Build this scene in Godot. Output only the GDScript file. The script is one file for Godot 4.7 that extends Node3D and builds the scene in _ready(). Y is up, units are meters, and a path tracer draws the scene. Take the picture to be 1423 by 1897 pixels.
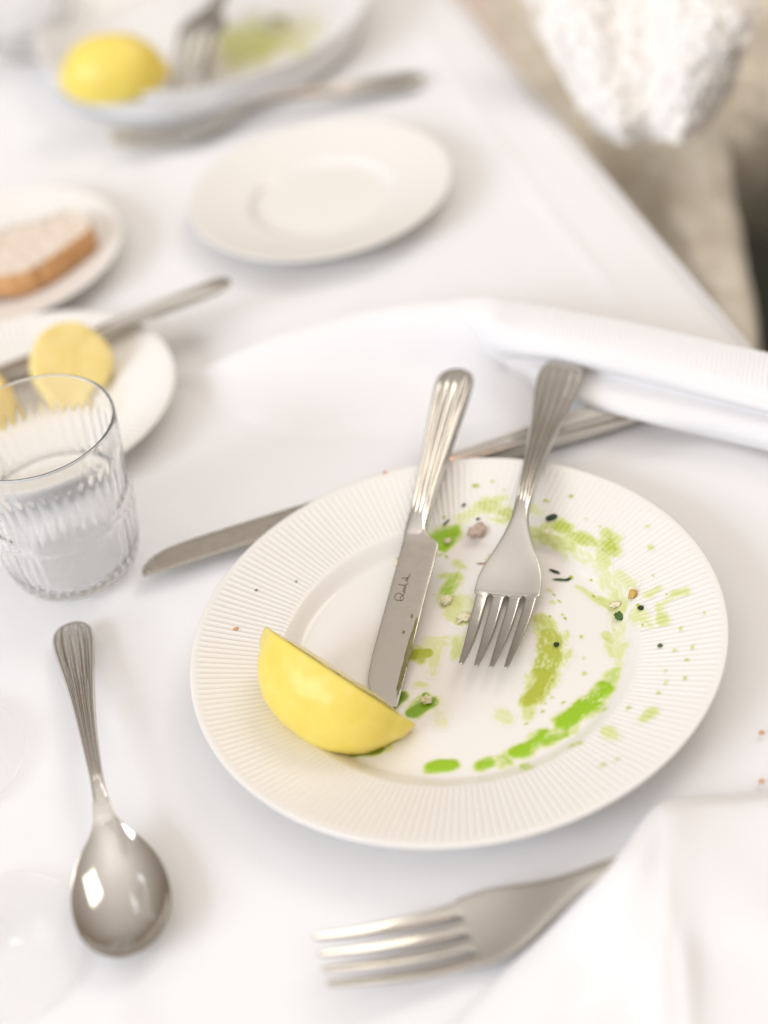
extends Node3D
# A set table after lunch: a ribbed white plate with a knife, a fork and a squeezed lemon, more plates behind.

var taken := {}
var layer := 0
var M := {}
var grain := FastNoiseLite.new()
const MAIN := Vector3(0.023, 0.0, -0.61)      # centre of the large plate on the cloth
const EYE := Vector3(0.0, 0.6304, 0.0)


func _ready() -> void:
	# ---------- camera ----------
	var cam := Camera3D.new()
	cam.name = "camera"
	var pitch := deg_to_rad(40.755)
	var roll := deg_to_rad(-10.65)
	var right := Vector3(cos(roll), sin(roll) * cos(pitch), -sin(roll) * sin(pitch))
	var up := Vector3(-sin(roll), cos(roll) * cos(pitch), -cos(roll) * sin(pitch))
	cam.transform = Transform3D(Basis(right, up, Vector3(0, sin(pitch), cos(pitch))), EYE)
	cam.near = 0.05
	cam.far = 30.0
	var lens := CameraAttributesPhysical.new()
	lens.frustum_focal_length = 41.65
	lens.frustum_focus_distance = 0.872
	lens.frustum_near = 0.05
	lens.frustum_far = 30.0
	lens.exposure_aperture = 1.6
	cam.attributes = lens
	cam.fov = 32.15
	add_child(cam)
	# ---------- air and light ----------
	var around := WorldEnvironment.new()
	around.name = "surroundings"
	var e := Environment.new()
	e.background_mode = Environment.BG_SKY
	var sky := Sky.new()
	var sm := ProceduralSkyMaterial.new()
	sm.sky_top_color = Color(1.0, 0.975, 0.96)
	sm.sky_horizon_color = Color(0.40, 0.345, 0.28)
	sm.sky_curve = 1.3
	sm.ground_bottom_color = Color(0.22, 0.18, 0.13)
	sm.ground_horizon_color = Color(0.45, 0.38, 0.3)
	sm.sun_angle_max = 0.0
	sky.sky_material = sm
	e.sky = sky
	e.background_energy_multiplier = 1.42
	e.tonemap_mode = Environment.TONE_MAPPER_LINEAR
	e.tonemap_exposure = 1.05
	e.sdfgi_enabled = true
	e.ssao_enabled = true
	e.ssil_enabled = true
	around.environment = e
	add_child(around)
	area("window_light", Vector3(-3.3, 1.85, 1.2), Vector3(0.0, 0.0, -0.8), Vector2(2.2, 1.8), Color(0.90, 0.94, 1.0), 12.5)
	area("added_fill_light", Vector3(-1.7, 1.7, 2.6), Vector3(0.0, 0.0, -0.9), Vector2(1.8, 1.8), Color(0.92, 0.95, 1.0), 1.6)  # added fill from behind the camera, lifts surfaces that face the front
	area("far_window_light", Vector3(1.6, 2.6, -2.0), Vector3(0.0, 0.0, -0.75), Vector2(1.5, 1.2), Color(1.0, 0.97, 0.92), 2.0)
	for q in [[Vector3(-1.1, 2.0, 0.6), 0.10], [Vector3(0.7, 2.2, 0.9), 0.08]]:
		var lamp := OmniLight3D.new()
		lamp.name = "warm_lamp_light"
		lamp.light_color = Color(1.0, 0.62, 0.30)
		lamp.light_energy = q[1]
		lamp.light_size = 0.05
		lamp.omni_range = 8.0
		lamp.omni_attenuation = 2.0
		lamp.shadow_enabled = true
		lamp.position = q[0]
		add_child(lamp, true)
	materials()
	setting()
	linen()
	plates()
	cutlery()
	glasses()
	food()
	sauce()


func area(called: String, at: Vector3, to: Vector3, size: Vector2, tint: Color, power: float) -> void:
	var l := AreaLight3D.new()
	l.name = called
	l.area_size = size
	l.light_color = tint
	l.light_energy = power
	l.area_range = 12.0
	l.shadow_enabled = true
	add_child(l)
	l.look_at_from_position(at, to, Vector3.UP)


# ================= naming =================
func numbered(called: String) -> String:
	if taken.has(called):
		taken[called] += 1
		return "%s_%03d" % [called, taken[called]]
	taken[called] = 0
	return called


func tag(o: Node, label: String, category: String, group := "", kind := "") -> void:
	o.set_meta("label", label)
	if category:
		o.set_meta("category", category)
	if group:
		o.set_meta("group", group)
	if kind:
		o.set_meta("kind", kind)


func thing(called: String, label: String, category: String, group := "") -> Node3D:
	var o := Node3D.new()
	o.name = numbered(called)
	tag(o, label, category, group)
	add_child(o)
	return o


func part(called: String, mesh: Mesh, mat: Material, parent: Node3D) -> MeshInstance3D:
	var o := MeshInstance3D.new()
	o.name = called
	o.mesh = mesh
	o.material_override = mat
	parent.add_child(o, true)
	return o


func solo(called: String, mesh: Mesh, mat: Material, label: String, category: String, group := "") -> MeshInstance3D:
	var o := MeshInstance3D.new()
	o.name = numbered(called)
	o.mesh = mesh
	o.material_override = mat
	tag(o, label, category, group)
	add_child(o)
	return o


func dup(o: Node3D, label: String, group := "") -> Node3D:
	var c: Node3D = o.duplicate()
	c.name = numbered(str(o.name).rstrip("_0123456789"))
	add_child(c)
	c.set_meta("label", label)
	if group:
		c.set_meta("group", group)
	return c


# lays a thing whose own x runs from 0 to length along the line a -> b
func lay(o: Node3D, length: float, a: Vector3, b: Vector3, turn := 0.0, wide := 1.0) -> void:
	var x := (b - a).normalized()
	var z := x.cross(Vector3.UP).normalized()
	var y := z.cross(x)
	var k := (b - a).length() / length
	o.transform = Transform3D(Basis(x, y, z).rotated(x, turn).scaled(Vector3.ONE * k) * Basis.from_scale(Vector3(1, 1, wide)), a)


# ================= materials =================
func noise(freq: float, seed_: int, octaves := 4) -> FastNoiseLite:
	var n := FastNoiseLite.new()
	n.seed = seed_
	n.frequency = freq
	n.noise_type = FastNoiseLite.TYPE_SIMPLEX_SMOOTH
	n.fractal_octaves = octaves
	return n


func noise_map(freq: float, seed_: int, as_normal: bool, strength := 2.0, ramp: Gradient = null, side := 512) -> NoiseTexture2D:
	var t := NoiseTexture2D.new()
	t.width = side
	t.height = side
	t.seamless = true
	t.noise = noise(freq, seed_)
	t.as_normal_map = as_normal
	t.bump_strength = strength
	if ramp:
		t.color_ramp = ramp
	return t


func ramp(a: Color, b: Color) -> Gradient:
	var g := Gradient.new()
	g.set_color(0, a.linear_to_srgb())
	g.set_color(1, b.linear_to_srgb())
	return g


func mat(key: String, c: Color, rough: float, metal := 0.0) -> StandardMaterial3D:
	var m := StandardMaterial3D.new()
	m.resource_name = key
	m.albedo_color = c.linear_to_srgb()
	m.roughness = rough
	m.metallic = metal
	M[key] = m
	return m


func grained(m: StandardMaterial3D, tex: Texture2D, per_metre: float, depth: float) -> void:
	m.normal_enabled = true
	m.normal_texture = tex
	m.normal_scale = depth
	m.uv1_triplanar = true
	m.uv1_scale = Vector3.ONE * per_metre


func toned(m: StandardMaterial3D, tex: Texture2D, per_metre: float) -> void:
	m.albedo_color = Color.WHITE
	m.albedo_texture = tex
	m.uv1_triplanar = true
	m.uv1_scale = Vector3.ONE * per_metre


func rubbed(m: StandardMaterial3D, low: float, high: float) -> void:
	m.roughness = 1.0
	m.roughness_texture = noise_map(0.015, 71, false, 1.0, ramp(Color(low, low, low).srgb_to_linear(), Color(high, high, high).srgb_to_linear()), 256)


func weave() -> ImageTexture:
	var side := 256
	var im := Image.create(side, side, false, Image.FORMAT_RGB8)
	var n := noise(0.05, 5, 3)
	for y in side:
		for x in side:
			var u := TAU * x / 8.0
			var v := TAU * y / 8.0
			var over := sin(u * 0.5) * sin(v * 0.5)
			var h := 0.5 + 0.3 * (absf(sin(u * 0.5)) if over > 0.0 else absf(sin(v * 0.5))) + 0.12 * n.get_noise_2d(x, y)
			im.set_pixel(x, y, Color(h, h, h))
	im.bump_map_to_normal_map(2.0)
	return ImageTexture.create_from_image(im)


func materials() -> void:
	grain = noise(45.0, 33, 2)
	var cloth_weave := weave()
	var m := mat("table_linen", Color(0.81, 0.805, 0.80), 0.95)
	grained(m, cloth_weave, 40.0, 0.5)
	m.rim_enabled = true
	m.rim = 0.2
	m = mat("napkin_linen", Color(0.83, 0.822, 0.815), 0.95)
	grained(m, cloth_weave, 50.0, 0.5)
	m = mat("porcelain", Color(0.81, 0.785, 0.735), 0.16)
	grained(m, noise_map(0.02, 9, true, 1.0), 12.0, 0.05)
	mat("white_porcelain", Color(0.86, 0.85, 0.83), 0.16)
	m = mat("porcelain_ribbed", Color(0.81, 0.785, 0.735), 0.16)
	m = mat("steel", Color(0.53, 0.505, 0.46), 0.16, 1.0)
	grained(m, noise_map(0.02, 12, true, 1.0), 18.0, 0.02)
	rubbed(m, 0.09, 0.24)
	m = mat("polished_steel", Color(0.62, 0.595, 0.55), 0.09, 1.0)
	m = mat("blade_steel", Color(0.46, 0.43, 0.375), 0.30, 1.0)
	grained(m, noise_map(0.03, 14, true, 1.0), 30.0, 0.08)
	rubbed(m, 0.16, 0.50)
	m = mat("etched_mark", Color(0.10, 0.085, 0.06), 0.7, 0.3)
	m = mat("glass", Color(1, 1, 1), 0.0)
	m.albedo_color = Color(1, 1, 1, 0.06)
	m.transparency = BaseMaterial3D.TRANSPARENCY_ALPHA
	m.refraction_enabled = true
	m.refraction_scale = 0.022
	m = mat("thin_glass", Color(1, 1, 1), 0.0)
	m.albedo_color = Color(1, 1, 1, 0.05)
	m.transparency = BaseMaterial3D.TRANSPARENCY_ALPHA
	m = mat("lemon_peel", Color(0.88, 0.66, 0.07), 0.30)
	grained(m, noise_map(0.09, 21, true, 4.0), 22.0, 0.40)
	toned(m, noise_map(0.008, 22, false, 1.0, ramp(Color(0.88, 0.67, 0.10), Color(0.91, 0.76, 0.19))), 22.0)
	m.subsurf_scatter_enabled = true
	m.subsurf_scatter_strength = 0.12
	mat("lemon_pith", Color(0.85, 0.80, 0.60), 0.6)
	m = mat("lemon_flesh", Color(0.85, 0.70, 0.22), 0.2)
	m.subsurf_scatter_enabled = true
	m.subsurf_scatter_strength = 0.2
	m = mat("butter", Color(0.86, 0.66, 0.25), 0.42)
	toned(m, noise_map(0.012, 31, false, 1.0, ramp(Color(0.90, 0.70, 0.24), Color(0.92, 0.76, 0.32))), 14.0)
	m.subsurf_scatter_enabled = true
	m.subsurf_scatter_strength = 0.15
	m = mat("crust", Color(0.5, 0.25, 0.09), 0.75)
	toned(m, noise_map(0.018, 41, false, 1.0, ramp(Color(0.46, 0.19, 0.06), Color(0.80, 0.52, 0.25))), 16.0)
	m = mat("crumb", Color(0.70, 0.58, 0.45), 0.9)
	toned(m, noise_map(0.03, 43, false, 1.0, ramp(Color(0.66, 0.54, 0.42), Color(0.84, 0.76, 0.66))), 14.0)
	m = mat("herb_oil", Color.WHITE, 0.10)
	m.vertex_color_use_as_albedo = true
	mat("oil_on_steel", Color(0.20, 0.19, 0.06), 0.35)
	mat("herb_leaf", Color(0.012, 0.035, 0.006), 0.5)
	mat("herb_pale", Color(0.05, 0.12, 0.015), 0.5)
	m = mat("cheese_crumb", Color(0.78, 0.72, 0.50), 0.7)
	mat("nut_crumb", Color(0.55, 0.42, 0.34), 0.7)
	mat("golden_crumb", Color(0.62, 0.42, 0.10), 0.6)
	mat("pepper", Color(0.02, 0.014, 0.01), 0.7)
	mat("orange_crumb", Color(0.70, 0.33, 0.14), 0.7)
	mat("pink_thread", Color(0.42, 0.20, 0.14), 0.7)
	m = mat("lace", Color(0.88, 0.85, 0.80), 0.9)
	m = mat("shaded_lace", Color(0.50, 0.44, 0.33), 0.95)  # lace in shade: the shade is put into this beige tone
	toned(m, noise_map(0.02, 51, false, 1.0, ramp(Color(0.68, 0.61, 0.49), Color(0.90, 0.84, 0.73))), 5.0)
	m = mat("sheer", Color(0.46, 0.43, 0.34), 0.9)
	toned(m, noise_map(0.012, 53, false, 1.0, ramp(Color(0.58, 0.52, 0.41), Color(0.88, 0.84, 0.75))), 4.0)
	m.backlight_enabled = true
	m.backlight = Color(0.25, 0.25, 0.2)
	mat("taupe", Color(0.84, 0.73, 0.64), 0.95)
	mat("floor", Color(0.012, 0.014, 0.006), 0.8)


# ================= mesh helpers =================
func build(v: PackedVector3Array, idx: PackedInt32Array, face := Vector3.ZERO, cols := PackedColorArray()) -> ArrayMesh:
	var n := PackedVector3Array()
	n.resize(v.size())
	var total := 0.0
	var vol := 0.0
	for k in range(0, idx.size(), 3):
		var a := v[idx[k]]
		var b := v[idx[k + 1]]
		var c := v[idx[k + 2]]
		var f := (c - a).cross(b - a)
		n[idx[k]] += f
		n[idx[k + 1]] += f
		n[idx[k + 2]] += f
		total += f.dot(face)
		vol += a.dot(f)
	var flip: bool = (total < 0.0) if face != Vector3.ZERO else (vol < 0.0)
	if flip:
		for k in range(0, idx.size(), 3):
			var t := idx[k + 1]
			idx[k + 1] = idx[k + 2]
			idx[k + 2] = t
	for k in n.size():
		n[k] = (-n[k] if flip else n[k]).normalized() if n[k].length_squared() > 0.0 else Vector3.UP
	var arr := []
	arr.resize(Mesh.ARRAY_MAX)
	arr[Mesh.ARRAY_VERTEX] = v
	arr[Mesh.ARRAY_NORMAL] = n
	arr[Mesh.ARRAY_INDEX] = idx
	if cols.size():
		arr[Mesh.ARRAY_COLOR] = cols
	var me := ArrayMesh.new()
	me.add_surface_from_arrays(Mesh.PRIMITIVE_TRIANGLES, arr)
	return me


# rows of equal length; wrap closes every row into a ring, caps closes the first and the last ring
func skin(rows: Array, wrap := false, caps := false, face := Vector3.ZERO) -> ArrayMesh:
	var v := PackedVector3Array()
	var idx := PackedInt32Array()
	var w: int = rows[0].size()
	for r in rows:
		v.append_array(r)
	for j in rows.size() - 1:
		for i in (w if wrap else w - 1):
			var a: int = j * w + i
			var b: int = j * w + (i + 1) % w
			idx.append_array([a, b, b + w, a, b + w, a + w])
	if caps:
		for q in 2:
			var row: PackedVector3Array = rows[0] if q == 0 else rows[-1]
			var mid := Vector3.ZERO
			for p in row:
				mid += p / row.size()
			var at := v.size()
			v.append(mid)
			var first: int = 0 if q == 0 else (rows.size() - 1) * w
			for i in w:
				if q == 0:
					idx.append_array([at, first + (i + 1) % w, first + i])
				else:
					idx.append_array([at, first + i, first + (i + 1) % w])
	return build(v, idx, face)


# smooth interpolation through rows of numbers
func track(keys: Array, n: int) -> Array:
	var out := []
	var last := keys.size() - 1
	for k in n:
		var t := float(k) / (n - 1) * last
		var i := mini(int(t), last - 1)
		var f := t - i
		var row := []
		for c in keys[0].size():
			row.append(cubic_interpolate(keys[i][c], keys[i + 1][c], keys[maxi(i - 1, 0)][c], keys[mini(i + 2, last)][c], f))
		out.append(row)
	return out


func spline(pts: Array, n: int) -> PackedVector3Array:
	var out := PackedVector3Array()
	var last := pts.size() - 1
	for k in n:
		var t := float(k) / (n - 1) * last
		var i := mini(int(t), last - 1)
		out.append(pts[i].cubic_interpolate(pts[i + 1], pts[maxi(i - 1, 0)], pts[mini(i + 2, last)], t - i))
	return out


# a ring across x at s: half width w, half thickness t, five reeds of height amp on top (and below)
func reed_ring(s: float, w: float, yc: float, t: float, amp: float, both: bool, zc := 0.0, squash := 0.72, count := 144) -> PackedVector3Array:
	var r := PackedVector3Array()
	for k in count:
		var a := TAU * k / count
		var ca := cos(a)
		var sa := sin(a)
		var u := signf(ca) * pow(absf(ca), squash)
		var y := t * signf(sa) * pow(absf(sa), squash)
		if amp > 0.0 and (sa > 0.0 or both):
			y += signf(sa) * amp * (absf(cos(PI * 2.5 * u)) - 0.45) * minf(1.0, absf(sa) * 2.5)
		r.append(Vector3(s, yc + y, zc + u * w))
	return r


# turns a profile (x = radius, y = height) about the y axis; ribs (per profile point) lift the surface between flutes
func lathe(profile: Array, count: int, rib := "", caps := true) -> ArrayMesh:
	var rows := []
	for p in profile:
		var row := PackedVector3Array()
		for k in count:
			var a := TAU * k / count
			var q := Vector2(p.x, p.y)
			if rib:
				q = ribbed(rib, p, a)
			row.append(Vector3(q.x * cos(a), q.y, q.x * sin(a)))
		rows.append(row)
	return skin(rows, true, caps)


func ribbed(rib: String, p: Vector2, a: float) -> Vector2:
	match rib:
		"dinner":
			return Vector2(p.x, p.y + (rib_lift(p.x, a) if p.y > plate_height(p.x) - 0.0005 else 0.0))
		"butter_plate":
			var s := absf(sin(a * 60.0))
			return Vector2(p.x, p.y + (0.0008 * pow(1.0 - s, 1.3) * smoothstep(0.058, 0.063, p.x) * (1.0 - smoothstep(0.086, 0.089, p.x)) if p.y > 0.0075 else 0.0))
		"tumbler":      # flutes on the outside of the glass only
			if p.x < 0.0325 + p.y * 0.097:
				return p
			var on := smoothstep(0.006, 0.012, p.y) * (1.0 - smoothstep(0.0335, 0.0355, p.y)) + smoothstep(0.0395, 0.043, p.y) * (1.0 - smoothstep(0.060, 0.071, p.y))
			return Vector2(p.x - on * 0.0011 * pow(absf(sin(a * 20.0)), 0.8), p.y + (0.0010 * cos(a * 40.0) * smoothstep(0.003, 0.006, p.y) * (1.0 - smoothstep(0.008, 0.012, p.y))))
		"butter":
			var n := grain.get_noise_3d(p.x * cos(a), p.y * 1.5, p.x * sin(a))
			return Vector2(p.x * (1.0 + 0.03 * n + 0.012 * sin(a * 3.0)), p.y + 0.0012 * n)
	return p


func blob(size: Vector3, rough: float, seed_: int, n := 14) -> ArrayMesh:
	var ns := noise(1.0, seed_, 3)
	var rows := []
	for j in range(1, n):
		var la := PI * j / n
		var row := PackedVector3Array()
		for i in n * 2:
			var lo := TAU * i / (n * 2)
			var d := Vector3(sin(la) * cos(lo), cos(la), sin(la) * sin(lo))
			row.append(d * size * (1.0 + rough * ns.get_noise_3dv(d * 1.6)))
		rows.append(row)
	return skin(rows, true, true)


# ================= the setting =================
func setting() -> void:
	var f := PlaneMesh.new()
	f.size = Vector2(8, 8)
	var o := MeshInstance3D.new()
	o.name = "floor"
	o.mesh = f
	o.material_override = M.floor
	o.position = Vector3(0, -0.74, -1.0)
	o.set_meta("kind", "structure")
	o.set_meta("label", "dark floor below the table, seen at the far right")
	add_child(o)
	# cloth over the table: x across from the right edge, z along it
	var edge := Vector2(0.1583, -1.1966)
	var dir := Vector2(0.0697, 0.3858).normalized()
	var out := Vector2(dir.y, -dir.x)          # to the right, off the table
	var ns := noise(3.0, 77, 3)
	var fine := noise(14.0, 78, 2)
	var rows := []
	var along := 420
	var across := []
	for k in 230:
		across.append(-1.3 + 1.3 * pow(k / 229.0, 0.75))
	for k in 17:
		across.append(k * 0.001 + 0.001)
	for k in 26:
		across.append(0.02 + k * 0.014)
	for j in along:
		var l := -1.0 + 1.95 * j / (along - 1.0)
		var row := PackedVector3Array()
		for s: float in across:
			var q := edge + dir * l
			var y := 0.0
			if s <= 0.0:
				q += out * s
				y = -0.0024 + 0.0020 * ns.get_noise_2d(q.x, q.y) + 0.0007 * fine.get_noise_2d(q.x, q.y)
				# pressed fold line near the edge, softer ones crossing
				var c := s + 0.045 + 0.004 * sin(l * 9.0)
				y += 0.0016 * exp(-c * c / 0.00001) * smoothstep(-0.25, 0.05, l) * (1.0 - smoothstep(0.36, 0.5, l)) - 0.0016 * smoothstep(0.0, 0.05, c)
				var d := s + 0.30 + l * 0.2
				y += 0.0010 * exp(-d * d / 0.00012)
				y -= 0.004 * smoothstep(-0.006, 0.0, s)
			else:
				var drop := s
				var wave := 0.018 * sin(l * 17.0 + 0.8) * smoothstep(0.02, 0.3, drop)
				var bend := minf(drop / 0.016, 1.0)
				q += out * (0.006 * sin(bend * PI * 0.5) + wave * 0.5 + 0.01 * smoothstep(0.0, 0.3, drop))
				y = -0.0068 - (0.006 * (1.0 - cos(bend * PI * 0.5)) if bend < 1.0 else 0.006 + drop - 0.016)
			row.append(Vector3(q.x, y, q.y))
		rows.append(row)
	solo("tablecloth", skin(rows, false, false, Vector3.UP), M.table_linen, "large white tablecloth that covers the whole table and hangs over its right edge", "tablecloth")
	# the lace garment beyond the far right edge
	var g := thing("lace_garment", "white lace and sheer beige fabric hanging beside the far right table edge, out of focus", "garment")
	part("lace_layer", drape([
			[Vector3(0.1585, 0.0700, -1.2401), Vector3(0.2032, 0.0740, -1.2103), Vector3(0.2484, 0.0690, -1.2014), Vector3(0.2882, 0.0740, -1.1716), Vector3(0.3386, 0.0640, -1.1720)],
			[Vector3(0.1694, 0.0450, -1.1700), Vector3(0.2019, 0.0500, -1.1456), Vector3(0.2411, 0.0440, -1.1417), Vector3(0.2730, 0.0500, -1.1154), Vector3(0.3138, 0.0400, -1.1193)],
			[Vector3(0.1827, 0.0200, -1.1382), Vector3(0.2046, 0.0270, -1.1113), Vector3(0.2360, 0.0200, -1.1083), Vector3(0.2643, 0.0270, -1.0912), Vector3(0.3028, 0.0150, -1.1118)],
			[Vector3(0.1904, 0.0000, -1.1161), Vector3(0.2078, 0.0060, -1.0884), Vector3(0.2329, -0.0020, -1.0912), Vector3(0.2564, 0.0060, -1.0773), Vector3(0.2928, -0.0080, -1.1073)],
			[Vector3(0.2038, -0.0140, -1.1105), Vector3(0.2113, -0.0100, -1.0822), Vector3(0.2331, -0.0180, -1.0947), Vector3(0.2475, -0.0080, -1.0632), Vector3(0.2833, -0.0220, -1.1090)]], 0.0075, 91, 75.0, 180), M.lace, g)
	part("sheer_panel", drape([
			[Vector3(0.1714, -0.0620, -1.5194), Vector3(0.2242, -0.0560, -1.4817), Vector3(0.2802, -0.0430, -1.4042), Vector3(0.3246, -0.0500, -1.3784), Vector3(0.3565, -0.0620, -1.3695)],
			[Vector3(0.1786, -0.0740, -1.3463), Vector3(0.2152, -0.0680, -1.2997), Vector3(0.2592, -0.0500, -1.2370), Vector3(0.2983, -0.0560, -1.2239), Vector3(0.3228, -0.0740, -1.2400)],
			[Vector3(0.1798, -0.0870, -1.2393), Vector3(0.2146, -0.0810, -1.1978), Vector3(0.2487, -0.0620, -1.1425), Vector3(0.2825, -0.0680, -1.1323), Vector3(0.3040, -0.0870, -1.1497)],
			[Vector3(0.1902, -0.1050, -1.1493), Vector3(0.2270, -0.1050, -1.1282), Vector3(0.2508, -0.0810, -1.0727), Vector3(0.2783, -0.0870, -1.0653), Vector3(0.2950, -0.1050, -1.0848)],
			[Vector3(0.2159, -0.1240, -1.0501), Vector3(0.2396, -0.1180, -1.0332), Vector3(0.2546, -0.0990, -0.9999), Vector3(0.2738, -0.0990, -0.9935), Vector3(0.2893, -0.1240, -1.0255)],
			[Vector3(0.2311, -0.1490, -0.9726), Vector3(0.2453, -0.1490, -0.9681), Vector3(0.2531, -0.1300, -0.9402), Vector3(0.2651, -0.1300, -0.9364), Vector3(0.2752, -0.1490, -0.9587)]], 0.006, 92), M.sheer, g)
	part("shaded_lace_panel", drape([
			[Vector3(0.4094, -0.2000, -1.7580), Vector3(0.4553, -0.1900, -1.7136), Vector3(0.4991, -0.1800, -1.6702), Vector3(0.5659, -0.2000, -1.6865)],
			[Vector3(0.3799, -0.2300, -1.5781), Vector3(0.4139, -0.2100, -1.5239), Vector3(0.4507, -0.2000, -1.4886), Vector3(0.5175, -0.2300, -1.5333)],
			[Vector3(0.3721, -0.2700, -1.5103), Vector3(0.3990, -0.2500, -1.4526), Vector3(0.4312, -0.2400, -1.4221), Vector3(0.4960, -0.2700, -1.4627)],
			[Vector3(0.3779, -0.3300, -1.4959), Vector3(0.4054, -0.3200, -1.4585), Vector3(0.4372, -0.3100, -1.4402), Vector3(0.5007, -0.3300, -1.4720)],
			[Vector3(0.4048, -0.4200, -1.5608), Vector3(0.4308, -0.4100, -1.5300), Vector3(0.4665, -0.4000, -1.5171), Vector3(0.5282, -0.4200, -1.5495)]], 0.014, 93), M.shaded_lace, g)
	part("taupe_panel", drape([
			[Vector3(0.1362, -0.3000, -2.2559), Vector3(0.2361, -0.3000, -2.2081), Vector3(0.3259, -0.2800, -2.1153), Vector3(0.4478, -0.2800, -2.0570)],
			[Vector3(0.1492, -0.3400, -2.0724), Vector3(0.2356, -0.3300, -2.0126), Vector3(0.3205, -0.3100, -1.9316), Vector3(0.4192, -0.3100, -1.8885)],
			[Vector3(0.1821, -0.3800, -1.8773), Vector3(0.2515, -0.3700, -1.8304), Vector3(0.3148, -0.3500, -1.7667), Vector3(0.3927, -0.3500, -1.7357)],
			[Vector3(0.2083, -0.4200, -1.6874), Vector3(0.2734, -0.4100, -1.6470), Vector3(0.3252, -0.4000, -1.6115), Vector3(0.3681, -0.4000, -1.5960)]], 0.008, 94), M.taupe, g)


func drape(rows: Array, rough: float, seed_: int, grain_ := 22.0, n := 80) -> ArrayMesh:
	var ns := noise(grain_, seed_, 3)
	var folds := noise(5.0, seed_ + 40, 2)
	var cross := []
	for r in rows:
		cross.append(spline(r, n))
	var out := []
	for k in n:
		var row := PackedVector3Array()
		for i in n:
			var col := []
			for r in cross:
				col.append(r[i])
			var t := float(k) / (n - 1) * (col.size() - 1)
			var j := mini(int(t), col.size() - 2)
			var p: Vector3 = col[j].cubic_interpolate(col[j + 1], col[maxi(j - 1, 0)], col[mini(j + 2, col.size() - 1)], t - j)
			row.append(p + Vector3(0, 1, 0.5) * (rough * ns.get_noise_3dv(p) + rough * 1.5 * folds.get_noise_3dv(Vector3(p.x * 3.0, p.y, p.z))))
		out.append(row)
	return skin(out, false, false, Vector3(0, 1, 0.6))


# a cloth with thickness from a grid of stations; each station runs from the back edge to the front edge
func cloth(stations: Array, nu: int, nv: int, thick: float, ribs := false) -> ArrayMesh:
	var cols := []
	for s in stations:
		cols.append(spline(s, nv))
	var grid := []
	for i in nu:
		var t := float(i) / (nu - 1) * (cols.size() - 1)
		var k := mini(int(t), cols.size() - 2)
		var row := PackedVector3Array()
		for j in nv:
			row.append(cols[k][j].cubic_interpolate(cols[k + 1][j], cols[maxi(k - 1, 0)][j], cols[mini(k + 2, cols.size() - 1)][j], t - k))
		grid.append(row)
	var rows := []
	for i in nu:
		var ring := PackedVector3Array()
		var under := PackedVector3Array()
		for j in nv:
			var p: Vector3 = grid[i][j]
			var du: Vector3 = grid[mini(i + 1, nu - 1)][j] - grid[maxi(i - 1, 0)][j]
			var dv: Vector3 = grid[i][mini(j + 1, nv - 1)] - grid[i][maxi(j - 1, 0)]
			var n := dv.cross(du).normalized()
			if n.dot(EYE - p) < 0.0 and n.y < 0.0:
				n = -n
			var lift := thick
			if ribs:
				lift += border_ribs(float(i) / (nu - 1), float(j) / (nv - 1))
			ring.append(p + n * lift)
			under.append(p)
		under.reverse()
		ring.append_array(under)
		rows.append(ring)
	return skin(rows, true, true)


func border_ribs(u: float, v: float) -> float:
	var on := smoothstep(0.08, 0.22, u) * (1.0 - smoothstep(0.24, 0.32, v))
	return 0.0009 * on * (0.5 + 0.5 * cos(u * TAU * 92.0 + 0.5 * sin(v * 30.0 + u * 40.0)))


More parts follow.
